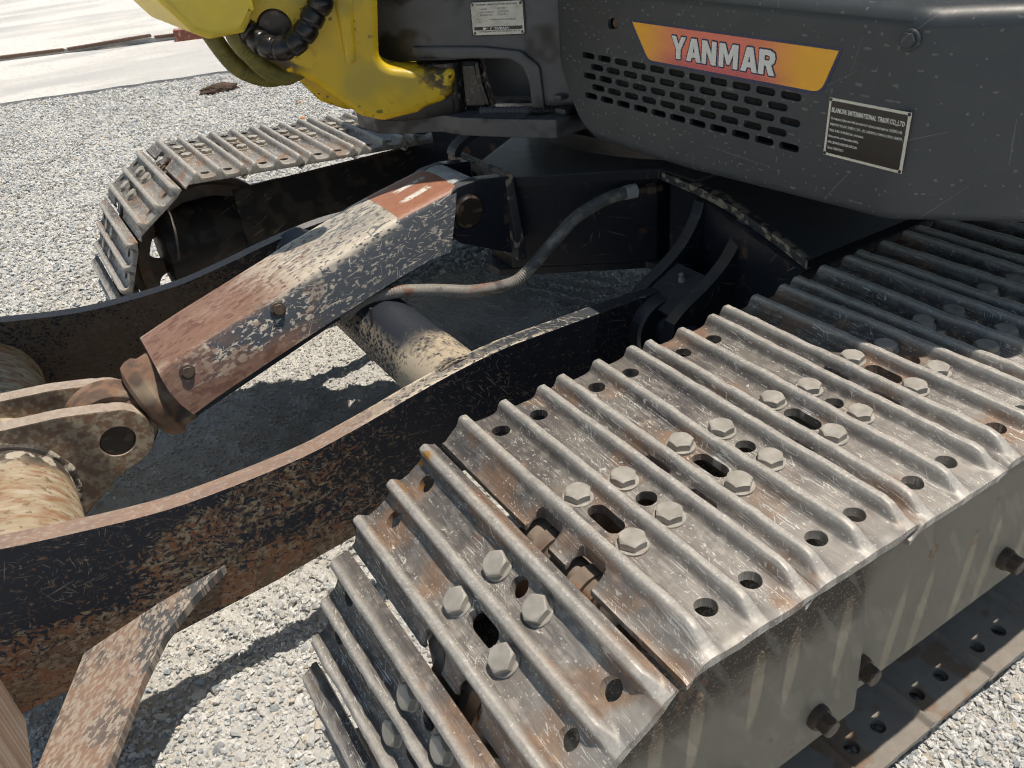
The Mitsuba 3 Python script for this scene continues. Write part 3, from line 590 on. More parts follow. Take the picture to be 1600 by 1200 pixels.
# ---------------------------------------------------------------- undercarriage centre
cf = put('center_frame', cat(
    xy(rounded([(0.436, 0.912), (0.700, 0.722), (1.25, 0.70), (1.25, 1.21), (0.700, 1.19), (0.436, 1.00)], 0.012), -0.165, 0.026),
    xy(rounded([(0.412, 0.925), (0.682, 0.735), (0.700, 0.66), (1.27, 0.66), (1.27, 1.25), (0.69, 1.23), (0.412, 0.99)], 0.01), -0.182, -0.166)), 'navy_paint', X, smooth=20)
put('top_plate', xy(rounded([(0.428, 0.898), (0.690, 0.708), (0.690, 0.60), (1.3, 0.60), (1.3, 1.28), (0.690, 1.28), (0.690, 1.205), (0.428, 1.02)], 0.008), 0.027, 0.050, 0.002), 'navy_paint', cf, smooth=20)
def leg(y0, y1, dx, dz0, dz1):
    v = np.array([(x, y, z) for y, (xa, xb, za, zb) in ((y0, (0.698, 1.25, -0.22, 0.030)), (y1, (0.602, 1.25, -0.30, 0.000))) for x in (xa, xb) for z in (za, zb)])
    return tri(m3.Manifold.hull_points(v))
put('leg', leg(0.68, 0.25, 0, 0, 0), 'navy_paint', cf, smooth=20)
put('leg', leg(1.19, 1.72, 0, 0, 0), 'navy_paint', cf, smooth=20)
rim = path([(0.692, 0.690, 0.042), (0.688, 0.560, 0.036), (0.676, 0.470, 0.030), (0.654, 0.38, 0.024), (0.634, 0.31, 0.020), (0.617, 0.246, 0.014)], 0.012)[0]
v = np.vstack([rim + [-0.010, 0, -0.010], rim + [0.65, 0, -0.010], rim + [0.65, 0, 0.006], rim + [-0.010, 0, 0.006]]); n = len(rim); f = []
for k in range(4):
    a, b = k * n, ((k + 1) % 4) * n; i = np.arange(n - 1); f += [np.c_[a + i, a + i + 1, b + i + 1], np.c_[a + i, b + i + 1, b + i]]
put('leg_plate', trimesh.Trimesh(v, np.vstack(f), process=False), 'edge_wear_leg', cf, smooth=20)
# ears of the blade arm's pivot on the near leg
def ear(y0, y1):
    front = path([(0.664, 0, 0.024), (0.655, 0, -0.005), (0.622, 0, -0.050), (0.575, 0, -0.084), (0.520, 0, -0.112), (0.490, 0, -0.135)], 0.012)[0][:, [0, 2]]
    o = np.vstack([front, [(0.478, -0.185), (0.500, -0.235), (0.560, -0.250), (0.72, -0.20), (0.72, 0.010), (0.690, 0.018)]])
    return xz(o, y0, y1, 0.002)
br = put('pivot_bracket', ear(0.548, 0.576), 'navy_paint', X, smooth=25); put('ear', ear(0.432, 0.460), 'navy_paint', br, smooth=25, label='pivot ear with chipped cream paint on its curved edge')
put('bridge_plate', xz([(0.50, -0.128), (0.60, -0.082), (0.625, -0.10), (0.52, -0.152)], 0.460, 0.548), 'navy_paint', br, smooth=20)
put('grease_nipple', lathe([(0, 0), (0.007, 0), (0.007, 0.006), (0.004, 0.008), (0.005, 0.016), (0, 0.018)], [0.572, 0.503, -0.096], [-0.2, 0, 1], 14), 'bolt_steel', br)
put('pivot_pin', lathe([(0, -0.09), (0.030, -0.09), (0.030, 0.09), (0, 0.09)], [0.525, 0.505, -0.180], [0, 1, 0], 32), 'navy_paint', br)

# cylinder bracket at the middle of the frame
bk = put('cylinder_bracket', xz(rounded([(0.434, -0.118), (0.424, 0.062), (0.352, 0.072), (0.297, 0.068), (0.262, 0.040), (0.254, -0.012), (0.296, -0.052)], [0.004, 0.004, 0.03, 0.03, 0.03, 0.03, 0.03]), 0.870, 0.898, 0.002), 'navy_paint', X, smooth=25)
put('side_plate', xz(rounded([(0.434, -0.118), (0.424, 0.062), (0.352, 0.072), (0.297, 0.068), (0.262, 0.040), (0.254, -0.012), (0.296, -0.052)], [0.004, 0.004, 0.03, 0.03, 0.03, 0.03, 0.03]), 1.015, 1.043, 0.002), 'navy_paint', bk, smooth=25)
put('flange', cat(yz(rounded([(0.838, -0.118), (1.13, -0.118), (1.12, 0.066), (0.872, 0.066)], 0.006), 0.414, 0.434, 0.002)), 'edge_wear', bk, smooth=20)
put('pin_cap', lathe([(0, 0.010), (0.030, 0.010), (0.034, 0.006), (0.034, -0.004), (0, -0.004)], [0.318, 0.868, 0.014], [0, -1, 0], 36), 'greasy_pin', bk, label='greasy brown end of the cylinder pin')
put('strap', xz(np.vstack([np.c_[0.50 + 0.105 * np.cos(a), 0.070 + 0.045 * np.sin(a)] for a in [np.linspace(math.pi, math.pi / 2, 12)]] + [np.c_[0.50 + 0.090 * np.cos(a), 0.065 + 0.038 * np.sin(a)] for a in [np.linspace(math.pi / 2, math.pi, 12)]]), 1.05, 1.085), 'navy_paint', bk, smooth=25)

# ---------------------------------------------------------------- blade: arms, tubes, cylinder
def arm(y0, y1):
    top = path([(-0.74, 0, -0.085), (-0.629, 0, -0.112), (-0.548, 0, -0.131), (-0.463, 0, -0.148), (-0.395, 0, -0.157), (-0.30, 0, -0.160), (-0.205, 0, -0.158), (-0.141, 0, -0.150), (-0.063, 0, -0.137), (0.0, 0, -0.125), (0.095, 0, -0.111), (0.180, 0, -0.104), (0.30, 0, -0.106), (0.44, 0, -0.109), (0.553, 0, -0.113)], 0.02)[0][:, [0, 2]]
    o = np.vstack([top, [(0.565, -0.122), (0.563, -0.155), (0.545, -0.205), (0.505, -0.225), (0.44, -0.235), (0.20, -0.300), (-0.02, -0.338), (-0.16, -0.357), (-0.30, -0.374), (-0.47, -0.386), (-0.62, -0.398), (-0.74, -0.404)]])
    return xz(o, y0, y1, 0.003)
na = put('blade_arm', arm(0.520, 0.556), 'arm_paint', X, smooth=25, label='near blade arm with rust and scratched navy paint')
put('pivot_boss', lathe([(0.03, -0.020), (0.062, -0.020), (0.066, -0.014), (0.066, 0.014), (0.03, 0.020)], [0.520, 0.510, -0.180], [0, 1, 0], 40), 'navy_paint', na)
gus = np.array([(-0.372, 0.520, -0.296), (-0.48, 0.520, -0.312), (-0.600, 0.520, -0.342), (-0.690, 0.375, -0.368), (-0.76, 0.265, -0.385), (-0.685, 0.200, -0.385), (-0.618, 0.300, -0.368), (-0.575, 0.362, -0.358), (-0.535, 0.420, -0.347), (-0.490, 0.468, -0.333), (-0.430, 0.503, -0.315)])
ty = np.asarray(m3.triangulate([gus[::-1, :2].copy()])); ng = len(gus)
def plate3(p, th):
    v = np.vstack([p, p - [0, 0, th]]); n = len(p); i = np.arange(n); j = (i + 1) % n
    c = np.asarray(m3.triangulate([p[:, :2].astype(float)])); m = trimesh.Trimesh(v, np.vstack([c, c[:, ::-1] + n, np.c_[i, i + n, j + n], np.c_[i, j + n, j]]), process=False)
    m.fix_normals(); return m
put('gusset', plate3(gus, 0.016), 'gusset_paint', na, smooth=20, label='rust brown brace plate running out from the near blade arm')
fa = put('blade_arm', arm(1.356, 1.392), 'arm_paint', X, smooth=25, label='far blade arm, mostly rust, partly hidden by the cylinder guard')
put('blade_panel', yz([(-0.30, -0.412), (0.5185, -0.412), (0.5185, -0.300), (0.42, -0.262), (-0.30, -0.262)], -0.728, -0.706, 0.003), 'gusset_paint', X, smooth=20)
bt = put('blade_tube', lathe([(0, 0.545), (0.106, 0.545), (0.106, 1.37), (0, 1.37)], [-0.645, 0, -0.262], [0, 1, 0], 64), 'tube_rust', X)
for y, s in ((0.880, -1), (1.032, 1)):
    put('weld', tube([(-0.645 + 0.108 * math.cos(a), y + s * 0.003, -0.262 + 0.108 * math.sin(a)) for a in np.linspace(0, 2 * math.pi, 41)], lambda q, L: 0.0075 + 0.0005 * math.sin(q * 800) + 0.0016 * math.sin(q * 90), 0.003, 10), 'tube_rust', bt)
ct = put('cross_tube', lathe([(0, 0.540), (0.066, 0.540), (0.066, 1.37), (0, 1.37)], [0.092, 0, -0.172], [0, 1, 0], 48), 'cross_paint', X)
put('collar', lathe([(0.060, 0.545), (0.0685, 0.545), (0.0685, 0.672), (0.066, 0.675)], [0.092, 0, -0.172], [0, 1, 0], 48), 'cross_paint', ct)

def lug(y0, y1):
    pc, tc = Point(-0.448, -0.224).buffer(0.064, 16), Point(-0.645, -0.262).buffer(0.128, 20)
    g = unary_union([pc, tc, Polygon([(-0.76, -0.115), (-0.609, -0.128), (-0.518, -0.140), (-0.448, -0.157), (-0.405, -0.262), (-0.471, -0.300), (-0.55, -0.355), (-0.645, -0.39)])]).buffer(0.01).buffer(-0.01)
    g = g.intersection(Polygon([(-0.74, -1), (1, -1), (1, 1), (-0.74, 1)]))
    m = man(xz(np.array(g.simplify(0.0008).exterior.coords)[:-1], y0, y1, 0.004)) - man(lathe([(0, y0 - 0.02), (0.031, y0 - 0.02), (0.031, y1 + 0.02), (0, y1 + 0.02)], [-0.448, 0, -0.225], [0, 1, 0], 40))
    return tri(m)
lg = put('cylinder_lug', lug(0.882, 0.917), 'lug_rust', X, smooth=25, label='near rusty lug with a dark pin end, nearest the camera')
put('pin', lathe([(0, 0), (0.029, 0.0), (0.0305, -0.003), (0.0305, -0.14), (0, -0.14)], [-0.448, 0.887, -0.225], [0, -1, 0], 40), 'greasy_pin', lg)
put('cylinder_lug', lug(0.994, 1.029), 'lug_rust', X, smooth=25, label='far rusty lug behind the rod eye')

YC = 0.956
A0, A1 = np.array([-0.448, YC, -0.225]), np.array([0.322, YC, 0.012]); AX = (A1 - A0) / np.linalg.norm(A1 - A0); LEN = np.linalg.norm(A1 - A0)
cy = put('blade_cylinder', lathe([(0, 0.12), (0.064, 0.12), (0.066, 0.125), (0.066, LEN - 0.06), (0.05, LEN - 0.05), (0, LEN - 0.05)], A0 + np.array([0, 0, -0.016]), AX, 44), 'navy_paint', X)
eye = man(lathe([(0, YC - 0.034), (0.072, YC - 0.034), (0.080, YC - 0.026), (0.080, YC + 0.026), (0.072, YC + 0.034), (0, YC + 0.034)], [-0.448, 0, -0.225], [0, 1, 0], 48))
neck = man(lathe([(0, 0.0), (0.050, 0.0), (0.050, 0.06), (0.040, 0.085), (0.034, 0.16), (0, 0.16)], A0, AX, 36))
put('rod_eye', tri(eye + neck), 'rust', cy, smooth=30)
put('gland', lathe([(0.03, 0.066), (0.066, 0.068), (0.080, 0.076), (0.085, 0.088), (0.085, 0.100), (0.078, 0.108), (0.078, 0.135), (0.03, 0.135)], A0 + np.array([0, 0, -0.004]), AX, 48), 'rust', cy)
put('rear_eye', lathe([(0, YC - 0.06), (0.052, YC - 0.06), (0.056, YC - 0.053), (0.056, YC + 0.053), (0.052, YC + 0.06), (0, YC + 0.06)], [0.324, 0, 0.020], [0, 1, 0], 44), 'silver_paint', cy)

# guard over the cylinder: folded plate, x-z line of its fold from the rod end to the rear eye
fold = np.array([(-0.344, -0.109), (-0.236, -0.073), (-0.112, -0.036), (0.017, 0.001), (0.132, 0.033), (0.205, 0.050), (0.302, 0.067)])
def guard():
    q = np.linspace(0, 1, 44); s = np.r_[0, np.cumsum(np.linalg.norm(np.diff(fold, axis=0), axis=1))]; s /= s[-1]
    ax = np.c_[np.interp(q, s, fold[:, 0]), np.interp(q, s, fold[:, 1])]
    sec0 = [(0.838, -0.100), (0.846, -0.072), (0.856, -0.040), (0.867, -0.014), (0.872, -0.006), (0.880, -0.001), (0.894, 0.001)]
    sec = sec0 + [(0.93, 0.003), (0.956, 0.0035), (0.982, 0.003)] + [(2 * YC - y, z) for y, z in sec0[::-1]]
    out = np.array(sec); inn = out.copy(); inn[:, 0] = YC + (out[:, 0] - YC) * 0.95; inn[:, 1] -= 0.006; inn[0, 1] = out[0, 1]; inn[-1, 1] = out[-1, 1]
    loop = np.vstack([out, inn[::-1]]); n = len(loop); v = []
    dent = meshkit.fbm(np.c_[q * 6, q * 0, q * 0], 3, 5)
    for i, (x, z) in enumerate(ax):
        cut = max(0.0, (q[i] - 0.86) / 0.14)            # the rear corner is cut back towards the bottom
        dn = np.clip(-loop[:, 1] / 0.10, 0, 1)
        cutf = max(0.0, 1 - q[i] / 0.10)
        sh = -0.050 * cut * dn + 0.030 * cutf * dn ** 2
        zz = z + loop[:, 1] + 0.006 * (dent[i] - 0.5) * (loop[:, 1] > -0.02)
        v.append(np.c_[x + sh, loop[:, 0], zz + 0.28 * sh])
    v = np.vstack(v); f = []; i = np.arange(n); j = (i + 1) % n
    for k in range(len(ax) - 1): f += [np.c_[k * n + i, k * n + j, (k + 1) * n + j], np.c_[k * n + i, (k + 1) * n + j, (k + 1) * n + i]]
    m_ = len(out); e = (len(ax) - 1) * n
    for b, flip in ((0, 1), (e, -1)):
        for k in range(m_ - 1): f += [np.array([[b + k, b + k + 1, b + n - 2 - k], [b + k, b + n - 2 - k, b + n - 1 - k]])[:, ::flip]]
    m = trimesh.Trimesh(v, np.vstack(f), process=False); m.fix_normals(); return m
gd = put('cylinder_guard', guard(), 'guard_paint', X, smooth=40, label='scratched slanting guard with rust, chalky scrapes and navy paint')
for x, z in ((-0.110, -0.062), (-0.298, -0.125)):
    put('bolt', frame(hexbolt(0.0115, 0.010, 0.0145), [x, 0.860, z], [1, 0, 0], [0, 0.30, 0.954], [0, -0.954, 0.30]), 'dark_bolt', gd)

# hose in its spring guard, from the frame to the cylinder
hp = [(0.640, 0.733, 0.008), (0.584, 0.745, 0.004), (0.508, 0.755, -0.020), (0.447, 0.765, -0.067), (0.402, 0.775, -0.106), (0.358, 0.785, -0.132), (0.274, 0.80, -0.128), (0.195, 0.815, -0.106), (0.123, 0.84, -0.095), (0.075, 0.87, -0.108), (0.02, 0.90, -0.14)]
hs = put('hydraulic_hose', tube(hp, lambda s, L: 0.0130 + 0.0007 * math.sin(s * 2 * math.pi / 0.0052), 0.0013, 14), 'hose_guard', X, smooth=40)
put('fitting', cat(tube([(0.640, 0.733, 0.008), (0.664, 0.722, 0.008), (0.70, 0.71, 0.006)], 0.0075, 0.006, 12), lathe([(0, 0), (0.013, 0), (0.013, 0.018), (0, 0.018)], [0.668, 0.721, 0.008], [0.8, -0.45, 0], 6)), 'dark_bolt', hs)
put('crimp', lathe([(0.010, 0), (0.0148, 0.001), (0.0152, 0.012), (0.0142, 0.013), (0.0150, 0.015), (0.0150, 0.026), (0.010, 0.027)], [0.622, 0.737, 0.0075], [0.95, -0.2, 0.03], 24), 'silver_paint', hs)
put('wire', tube([(0.048, 0.80, -0.090), (0.045, 0.80, -0.125), (0.044, 0.80, -0.160), (0.056, 0.80, -0.205), (0.075, 0.80, -0.228), (0.101, 0.80, -0.236)], 0.0028, 0.006, 8), 'dark_bolt', X, label='thin bent wire hanging below the cylinder guard')
put('brake_line', tube([(0.13, 0.99, -0.10), (0.14, 0.985, -0.075), (0.155, 0.98, -0.09), (0.158, 0.98, -0.2)], 0.007, 0.008, 10), 'black_rubber', X)

# ---------------------------------------------------------------- upper structure
put('slew_ring', lathe([(0, 0.079), (0.43, 0.079), (0.43, 0.112), (0.40, 0.116), (0.40, 0.150), (0, 0.150)], [1.02, 0.93, 0], [0, 0, 1], 72), 'grime', X)
CT = 0.432
def zb(y):
    return 0.156 + 0.018 * np.clip((0.42 - y) / 0.40, 0, 1) + 0.14 * np.clip((y - 0.655) / 0.125, 0, 1) ** 2.6
def cover_solid(g):
    o = rounded([(0.5 + g, 0.785 - g), (0.5 + g, 0.045), (0.630, -0.105 + g), (0.80, -0.20 + g), (1.25, -0.235 + g), (1.25, 0.775 - g)], [0.02, 0.06, 0.06, 0.1, 0.0, 0.0], 8)
    d = [o[0]]
    for a, b in zip(o, np.roll(o, -1, 0)):
        k = max(1, int(np.linalg.norm(b - a) / 0.02)); d += [a + (b - a) * i / k for i in range(1, k + 1)]
    d = np.array(d[:-1])[::-1]
    m = slab(d, CT - 0.158, 0.026, 4, r_low=0.016); z = m.vertices[:, 2] / (CT - 0.158)
    zl = zb(m.vertices[:, 1]); m.vertices[:, 2] = zl + (CT - zl) * z
    m.vertices[:, 0] += 0.05 * np.clip((m.vertices[:, 1] - 0.60) / 0.18, 0, 1) ** 2 * 0.0
    if g: c = np.array([0.9, 0.3, 0.31]); m.vertices[:, 2] = 0.31 + (m.vertices[:, 2] - 0.31) * (1 - 2 * g / 0.25)
    m.fix_normals(); return man(m)
cov = cover_solid(0.0) - cover_solid(0.007)
slots = []
for r in range(5):
    for c in range(11 if r % 2 == 0 else 10):
        y, z = 0.6853 - 0.0463 * (c + 0.5 * (r % 2)) - 0.0012 * r, 0.3072 - 0.0174 * r
        s = m3.CrossSection([np.array(LineString([(-0.0128, 0), (0.0128, 0)]).buffer(0.0052, 6).exterior.coords)[:-1]], m3.FillRule.EvenOdd).extrude(0.10)
        slots.append(s.transform(np.array([[0, 0, 1, 0.46], [1, 0, 0, y], [0, 1, 0, z]], float)))
slots.append(m3.CrossSection([np.array(LineString([(-0.006, 0.001), (0.006, -0.001)]).buffer(0.0085, 6).exterior.coords)[:-1]], m3.FillRule.EvenOdd).extrude(0.10).transform(np.array([[0, 0, 1, 0.46], [1, 0, 0, 0.613], [0, 1, 0, 0.367]], float)))
cov = cov - m3.Manifold.batch_boolean(slots, m3.OpType.Add)
ec = put('engine_cover', cov, 'cover_paint', X, smooth=28, label='dark grey rounded cover panel with vent slots')
put('core', yz(rounded([(0.70, 0.22), (0.14, 0.22), (0.14, 0.40), (0.70, 0.40)], 0.01), 0.540, 0.56), 'house_paint', ec)
put('screw', frame(hexbolt(0.009, 0.007, 0.010), [0.512, 0.613, 0.367], [0, -1, 0], [0, 0, 1], [-1, 0, 0]), 'dark_bolt', ec)
put('screw', frame(hexbolt(0.0095, 0.007, 0.0125), [0.4995, 0.055, 0.397], [0, -1, 0], [0, 0, 1], [-1, 0, 0]), 'cover_paint', ec)
put('house', cat(xy([(0.70, 0.74), (0.70, 0.05), (0.85, -0.12), (1.8, -0.15), (1.8, 1.85), (0.62, 1.85), (0.60, 1.30), (0.68, 0.80)], 0.30, 0.80, 0.02)), 'house_paint', X)

# the sun-faded name decal: ground, dark rim and letters, flat print
def face_plate(poly, depth, x, r=0.0):            # shapely polygon in (-y, z): the reader's right is -y
    out = []
    for g in getattr(poly, 'geoms', [poly]):
        cs = m3.CrossSection([np.array(g.exterior.coords)[:-1]] + [np.array(h.coords)[:-1] for h in g.interiors], m3.FillRule.EvenOdd)
        out.append(frame(tri(cs.extrude(depth)), [x, 0, 0], [0, -1, 0], [0, 0, 1], [-1, 0, 0]))
    return cat(*out)
dp = Polygon(rounded([(-0.566, 0.3765), (-0.522, 0.3175), (-0.172, 0.3175), (-0.149, 0.3765)], [0.001, 0.022, 0.022, 0.002]))
dk = put('name_decal', face_plate(dp.buffer(-0.0022), 0.0012, 0.500), 'decal_print', X, smooth=False, label='orange and pink striped name decal reading YANMAR')
put('rim', face_plate(dp.buffer(0.0022, join_style=2).intersection(Polygon([(-0.6, 0.30), (-0.1, 0.30), (-0.1, 0.3775), (-0.6, 0.3775)])), 0.0006, 0.500), 'navy_ink', dk, smooth=False)
S = {'Y': [[(0, 1), (.30, 1), (.48, .66), (.66, 1), (.96, 1), (.63, .42), (.63, 0), (.33, 0), (.33, .42)]],
     'A': [[(0, 0), (.30, 1), (.64, 1), (.94, 0), (.64, 0), (.59, .18), (.35, .18), (.30, 0)], [(.41, .40), (.53, .40), (.47, .66)]],
     'N': [[(0, 0), (0, 1), (.30, 1), (.60, .46), (.60, 1), (.88, 1), (.88, 0), (.60, 0), (.28, .56), (.28, 0)]],
     'M': [[(0, 0), (0, 1), (.34, 1), (.56, .52), (.78, 1), (1.12, 1), (1.12, 0), (.84, 0), (.84, .60), (.64, .14), (.48, .14), (.28, .60), (.28, 0)]],
     'R': [[(0, 0), (0, 1), (.58, 1), (.82, .90), (.88, .70), (.82, .50), (.68, .42), (.90, 0), (.58, 0), (.40, .36), (.30, .36), (.30, 0)], [(.30, .58), (.30, .78), (.50, .78), (.58, .73), (.58, .63), (.50, .58)]]}
pen, glyphs = 0.0, []
for ch in 'YANMAR':
    g = Polygon(*[S[ch][0], S[ch][1:]]); glyphs.append((pen, g)); pen += g.bounds[2] + (0.05 if ch in 'YA' else 0.17)
from shapely import affinity
H, W = 0.0335, 0.218 / pen
gl = [affinity.affine_transform(g, [W, 0, 0, H, -0.465 + px * W, 0.3295]).buffer(-0.0002) for px, g in glyphs]
put('letter_outline', face_plate(unary_union([g.buffer(0.0021, 3) for g in gl]), 0.0017, 0.500), 'navy_ink', dk, smooth=False)
for g in gl: put('letter', face_plate(g, 0.0023, 0.500), 'white_ink', dk, smooth=False)

def write(text, y, z, h, x, squeeze=1.0, bold=False, o=None, ex=(0, -1, 0), nrm=(-1, 0, 0), depth=0.0005):
    m = meshkit.text_mesh(text, h, depth, bold); m.vertices[:, 0] *= squeeze
    return frame(m, [x, y, z] if o is None else o, ex, [0, 0, 1], nrm)
# dealer's plate
kp = Polygon([(-0.157, 0.2405), (-0.157, 0.3160), (-0.0365, 0.3160), (-0.0365, 0.2405)])
nk = put('dealer_plate', face_plate(kp, 0.0012, 0.500), 'plate_cream', X, smooth=False, label='black and cream dealer plate of a trade company on the dark cover')
ip = Polygon(rounded([(-0.1532, 0.2440), (-0.1532, 0.3125), (-0.0403, 0.3125), (-0.0403, 0.2440)], 0.0035))
put('panel', face_plate(ip, 0.0017, 0.500), 'plate_black', nk, smooth=False)
m = write('BLANCHE INTERNATIONAL TRADE CO.,LTD', 0.1515, 0.2985, 0.0056, 0.4984, 1.0, True); w = m.bounds[1][1] - m.bounds[0][1]; m.vertices[:, 1] = 0.1515 + (m.vertices[:, 1] - 0.1515) * 0.1085 / w
put('heading', m, 'white_ink', nk, smooth=False)
for k, (s, q) in enumerate((('The company sales used mini excavators of various brands such as CATERPILLAR,', .70), ('KOMATSU, HITACHI ,KOBELCO, IHI , JCB, TAKEUCHI, HYUNDAI, VOLVO, KUBOTA,', .70), ('TEREX ,BOBCAT,DOOSAN,and  accessories.', .70), ('Please contact me if you need anything', .70), ('EMAIL:BLANCHE@YUXINJIXIE.COM', .70), ('TEL:86 15800092300', .70))):
    m = write(s, 0.1515, 0.2890 - 0.0078 * k, 0.0031, 0.4984, 1.0)
    w = m.bounds[1][1] - m.bounds[0][1]; want = (0.1075, 0.1095, 0.054, 0.047, 0.046, 0.026)[k]
    m.vertices[:, 1] = 0.1515 + (m.vertices[:, 1] - 0.1515) * want / w
    put('text_line', m, 'white_ink', nk, smooth=False)
for y, z in ((0.1545, 0.3135), (0.039, 0.3135), (0.1545, 0.2430), (0.039, 0.2430)):
    put('rivet', lathe([(0, 0.0005), (0.0022, 0.0), (0.0022, -0.002), (0, -0.002)], [0.4984, y, z], [-1, 0, 0], 12), 'plate_black', nk)

# swing frame: slanting plate with an arched opening, base plate, post
SO, SE = np.array([0.515, 0.795, 0.0]), np.array([0.66, -0.75, 0.0]) / math.hypot(0.66, 0.75); SN = np.cross(SE, [0, 0, 1.0])
def on_swing(pts, d0, d1, r=0.0): return frame(slab(pts, d1 - d0, r), SO + SN * d0, SE, [0, 0, 1], SN)
arch = [(-0.50, 0.10), (-0.50, 0.289), (-0.225, 0.289), (-0.150, 0.292), (-0.100, 0.290), (-0.074, 0.276), (-0.063, 0.244), (-0.066, 0.10)]
plate = Polygon([(-0.46, 0.17), (0.10, 0.17), (0.10, 0.75), (-0.46, 0.75)]).difference(Polygon(rounded(arch, [0, 0, 0, 0, 0.01, 0.02, 0.02, 0])))
plate = plate if plate.geom_type == 'Polygon' else max(plate.geoms, key=lambda g: g.area)
sf = put('swing_frame', cat(on_swing(np.array(plate.exterior.coords)[:-1], -0.03, 0.0, 0.003), on_swing(rounded([(-0.60, 0.29), (-0.445, 0.29), (-0.445, 0.75), (-0.60, 0.75)], 0.0), -0.10, -0.07), on_swing([(-0.44, 0.14), (0.10, 0.14), (0.10, 0.7), (-0.44, 0.7)], -0.16, -0.13)), 'swing_grey', X, smooth=30, label='grey painted slanting swing frame plate with an arched opening')
put('rib', on_swing(np.vstack([rounded([(-0.30, 0.318), (-0.15, 0.314), (-0.075, 0.304), (-0.040, 0.276), (-0.034, 0.188), (-0.060, 0.188), (-0.063, 0.244), (-0.074, 0.276), (-0.10, 0.290), (-0.15, 0.292), (-0.30, 0.296)], [0, 0, 0.02, 0.02, 0, 0, 0.02, 0.02, 0, 0, 0])]), 0.001, 0.009, 0.004), 'swing_grey', sf, smooth=30)
bp = put('base_plate', xy(rounded([(0.228, 1.16), (0.236, 1.08), (0.275, 1.030), (0.335, 0.985), (0.352, 0.925), (0.415, 0.833), (0.472, 0.758), (0.575, 0.772), (0.95, 0.9), (0.95, 1.2)], [0, 0.03, 0.02, 0.02, 0.02, 0.01, 0.006, 0.01, 0, 0]), 0.150, 0.187, 0.003), 'swing_grey', sf, smooth=25)
put('weld', tube([SO + SE * s + SN * 0.004 + [0, 0, 0.190] for s in np.linspace(-0.17, 0.02, 12)], lambda q, L: 0.009 + 0.0012 * math.sin(q * 800), 0.002, 10), 'swing_grey', sf)
put('tab', cat(xy(rounded([(0.492, 0.790), (0.498, 0.765), (0.56, 0.775), (0.56, 0.80)], 0.004), 0.188, 0.200, 0.003), xy(rounded([(0.498, 0.800), (0.502, 0.782), (0.56, 0.79), (0.56, 0.82)], 0.004), 0.212, 0.222, 0.003)), 'swing_grey', sf, smooth=25)
put('swing_post', lathe([(0, 0.187), (0.055, 0.187), (0.055, 0.285), (0, 0.285)], [0.375, 1.01, 0], [0, 0, 1], 40), 'grease', sf)
put('lower_jaw', xy(rounded([(0.225, 1.03), (0.25, 1.00), (0.30, 0.968), (0.36, 0.955), (0.40, 0.97), (0.44, 1.12), (0.26, 1.14)], 0.03), 0.186, 0.222, 0.008), 'grime', sf, smooth=30)
put('grease_lump', (lambda m: m)(on_swing(rounded([(-0.240, 0.186), (-0.150, 0.186), (-0.165, 0.24), (-0.170, 0.287), (-0.226, 0.287)], 0.01), -0.06, -0.012, 0.012)), 'grease', sf, smooth=30)
# rating plate
rp = put('rating_plate', on_swing(rounded([(-0.172, 0.332), (-0.064, 0.332), (-0.064, 0.394), (-0.172, 0.394)], 0.006), 0.0, 0.003, 0.0), 'house_paint', X, smooth=20, label='small silver rating plate with four rivets above the arched opening')
put('face', on_swing(rounded([(-0.1695, 0.3345), (-0.0665, 0.3345), (-0.0665, 0.3925), (-0.1695, 0.3925)], 0.005), 0.0, 0.004, 0.0), 'plate_silver', rp, smooth=20)
put('bar', on_swing([(-0.166, 0.3432), (-0.070, 0.3432), (-0.070, 0.3492), (-0.166, 0.3492)], 0.0, 0.0044), 'plate_black', rp, smooth=False)
def rtext(name, t, s, z, h, w, mat='plate_black', bold=False):
    m = meshkit.text_mesh(t, h, 0.0003, bold); m.vertices[:, 0] *= w / (m.bounds[1][0] - m.bounds[0][0])
    put(name, frame(m, SO + SE * s + SN * (0.0041 if mat == 'plate_black' else 0.0045) + [0, 0, z], SE, [0, 0, 1], SN), mat, rp, smooth=False)
rtext('heading', 'YANMAR CONSTRUCTION MACHINE', -0.159, 0.3868, 0.0026, 0.082, bold=True)
for t1, t2, z in (('MODEL', 'ViO80', 0.3788), ('MACHINE NO.', '005800', 0.3735), ('ENGINE NO.', '54340-', 0.3684)):
    rtext('text_line', t1, -0.152, z, 0.0028, 0.005 + 0.0021 * len(t1)); rtext('number', t2, -0.117, z, 0.0036, 0.0036 * len(t2))
rtext('number', '*YANMAR00C005800*', -0.135, 0.3598, 0.0030, 0.054)
rtext('text_line', 'PRODUCT', -0.162, 0.3618, 0.0014, 0.014); rtext('text_line', 'IDENTIFICATION', -0.162, 0.3590, 0.0014, 0.022); rtext('text_line', 'NUMBER', -0.162, 0.3562, 0.0014, 0.013)
rtext('name', 'YANMAR', -0.126, 0.3445, 0.0036, 0.029, 'white_ink', True)
rtext('text_line', 'YANMAR CONSTRUCTION EQUIPMENT CO.,LTD.', -0.157, 0.3395, 0.0020, 0.083, bold=True)
put('emblem', on_swing([(-0.150, 0.3487), (-0.1465, 0.3475), (-0.137, 0.3470), (-0.142, 0.3460), (-0.145, 0.3438), (-0.149, 0.3440), (-0.1475, 0.3462)], 0.0, 0.0048), 'white_ink', rp, smooth=False)
put('stroke', on_swing([(-0.1345, 0.3432), (-0.1330, 0.3432), (-0.1305, 0.3492), (-0.1320, 0.3492)], 0.0, 0.0048), 'white_ink', rp, smooth=False)
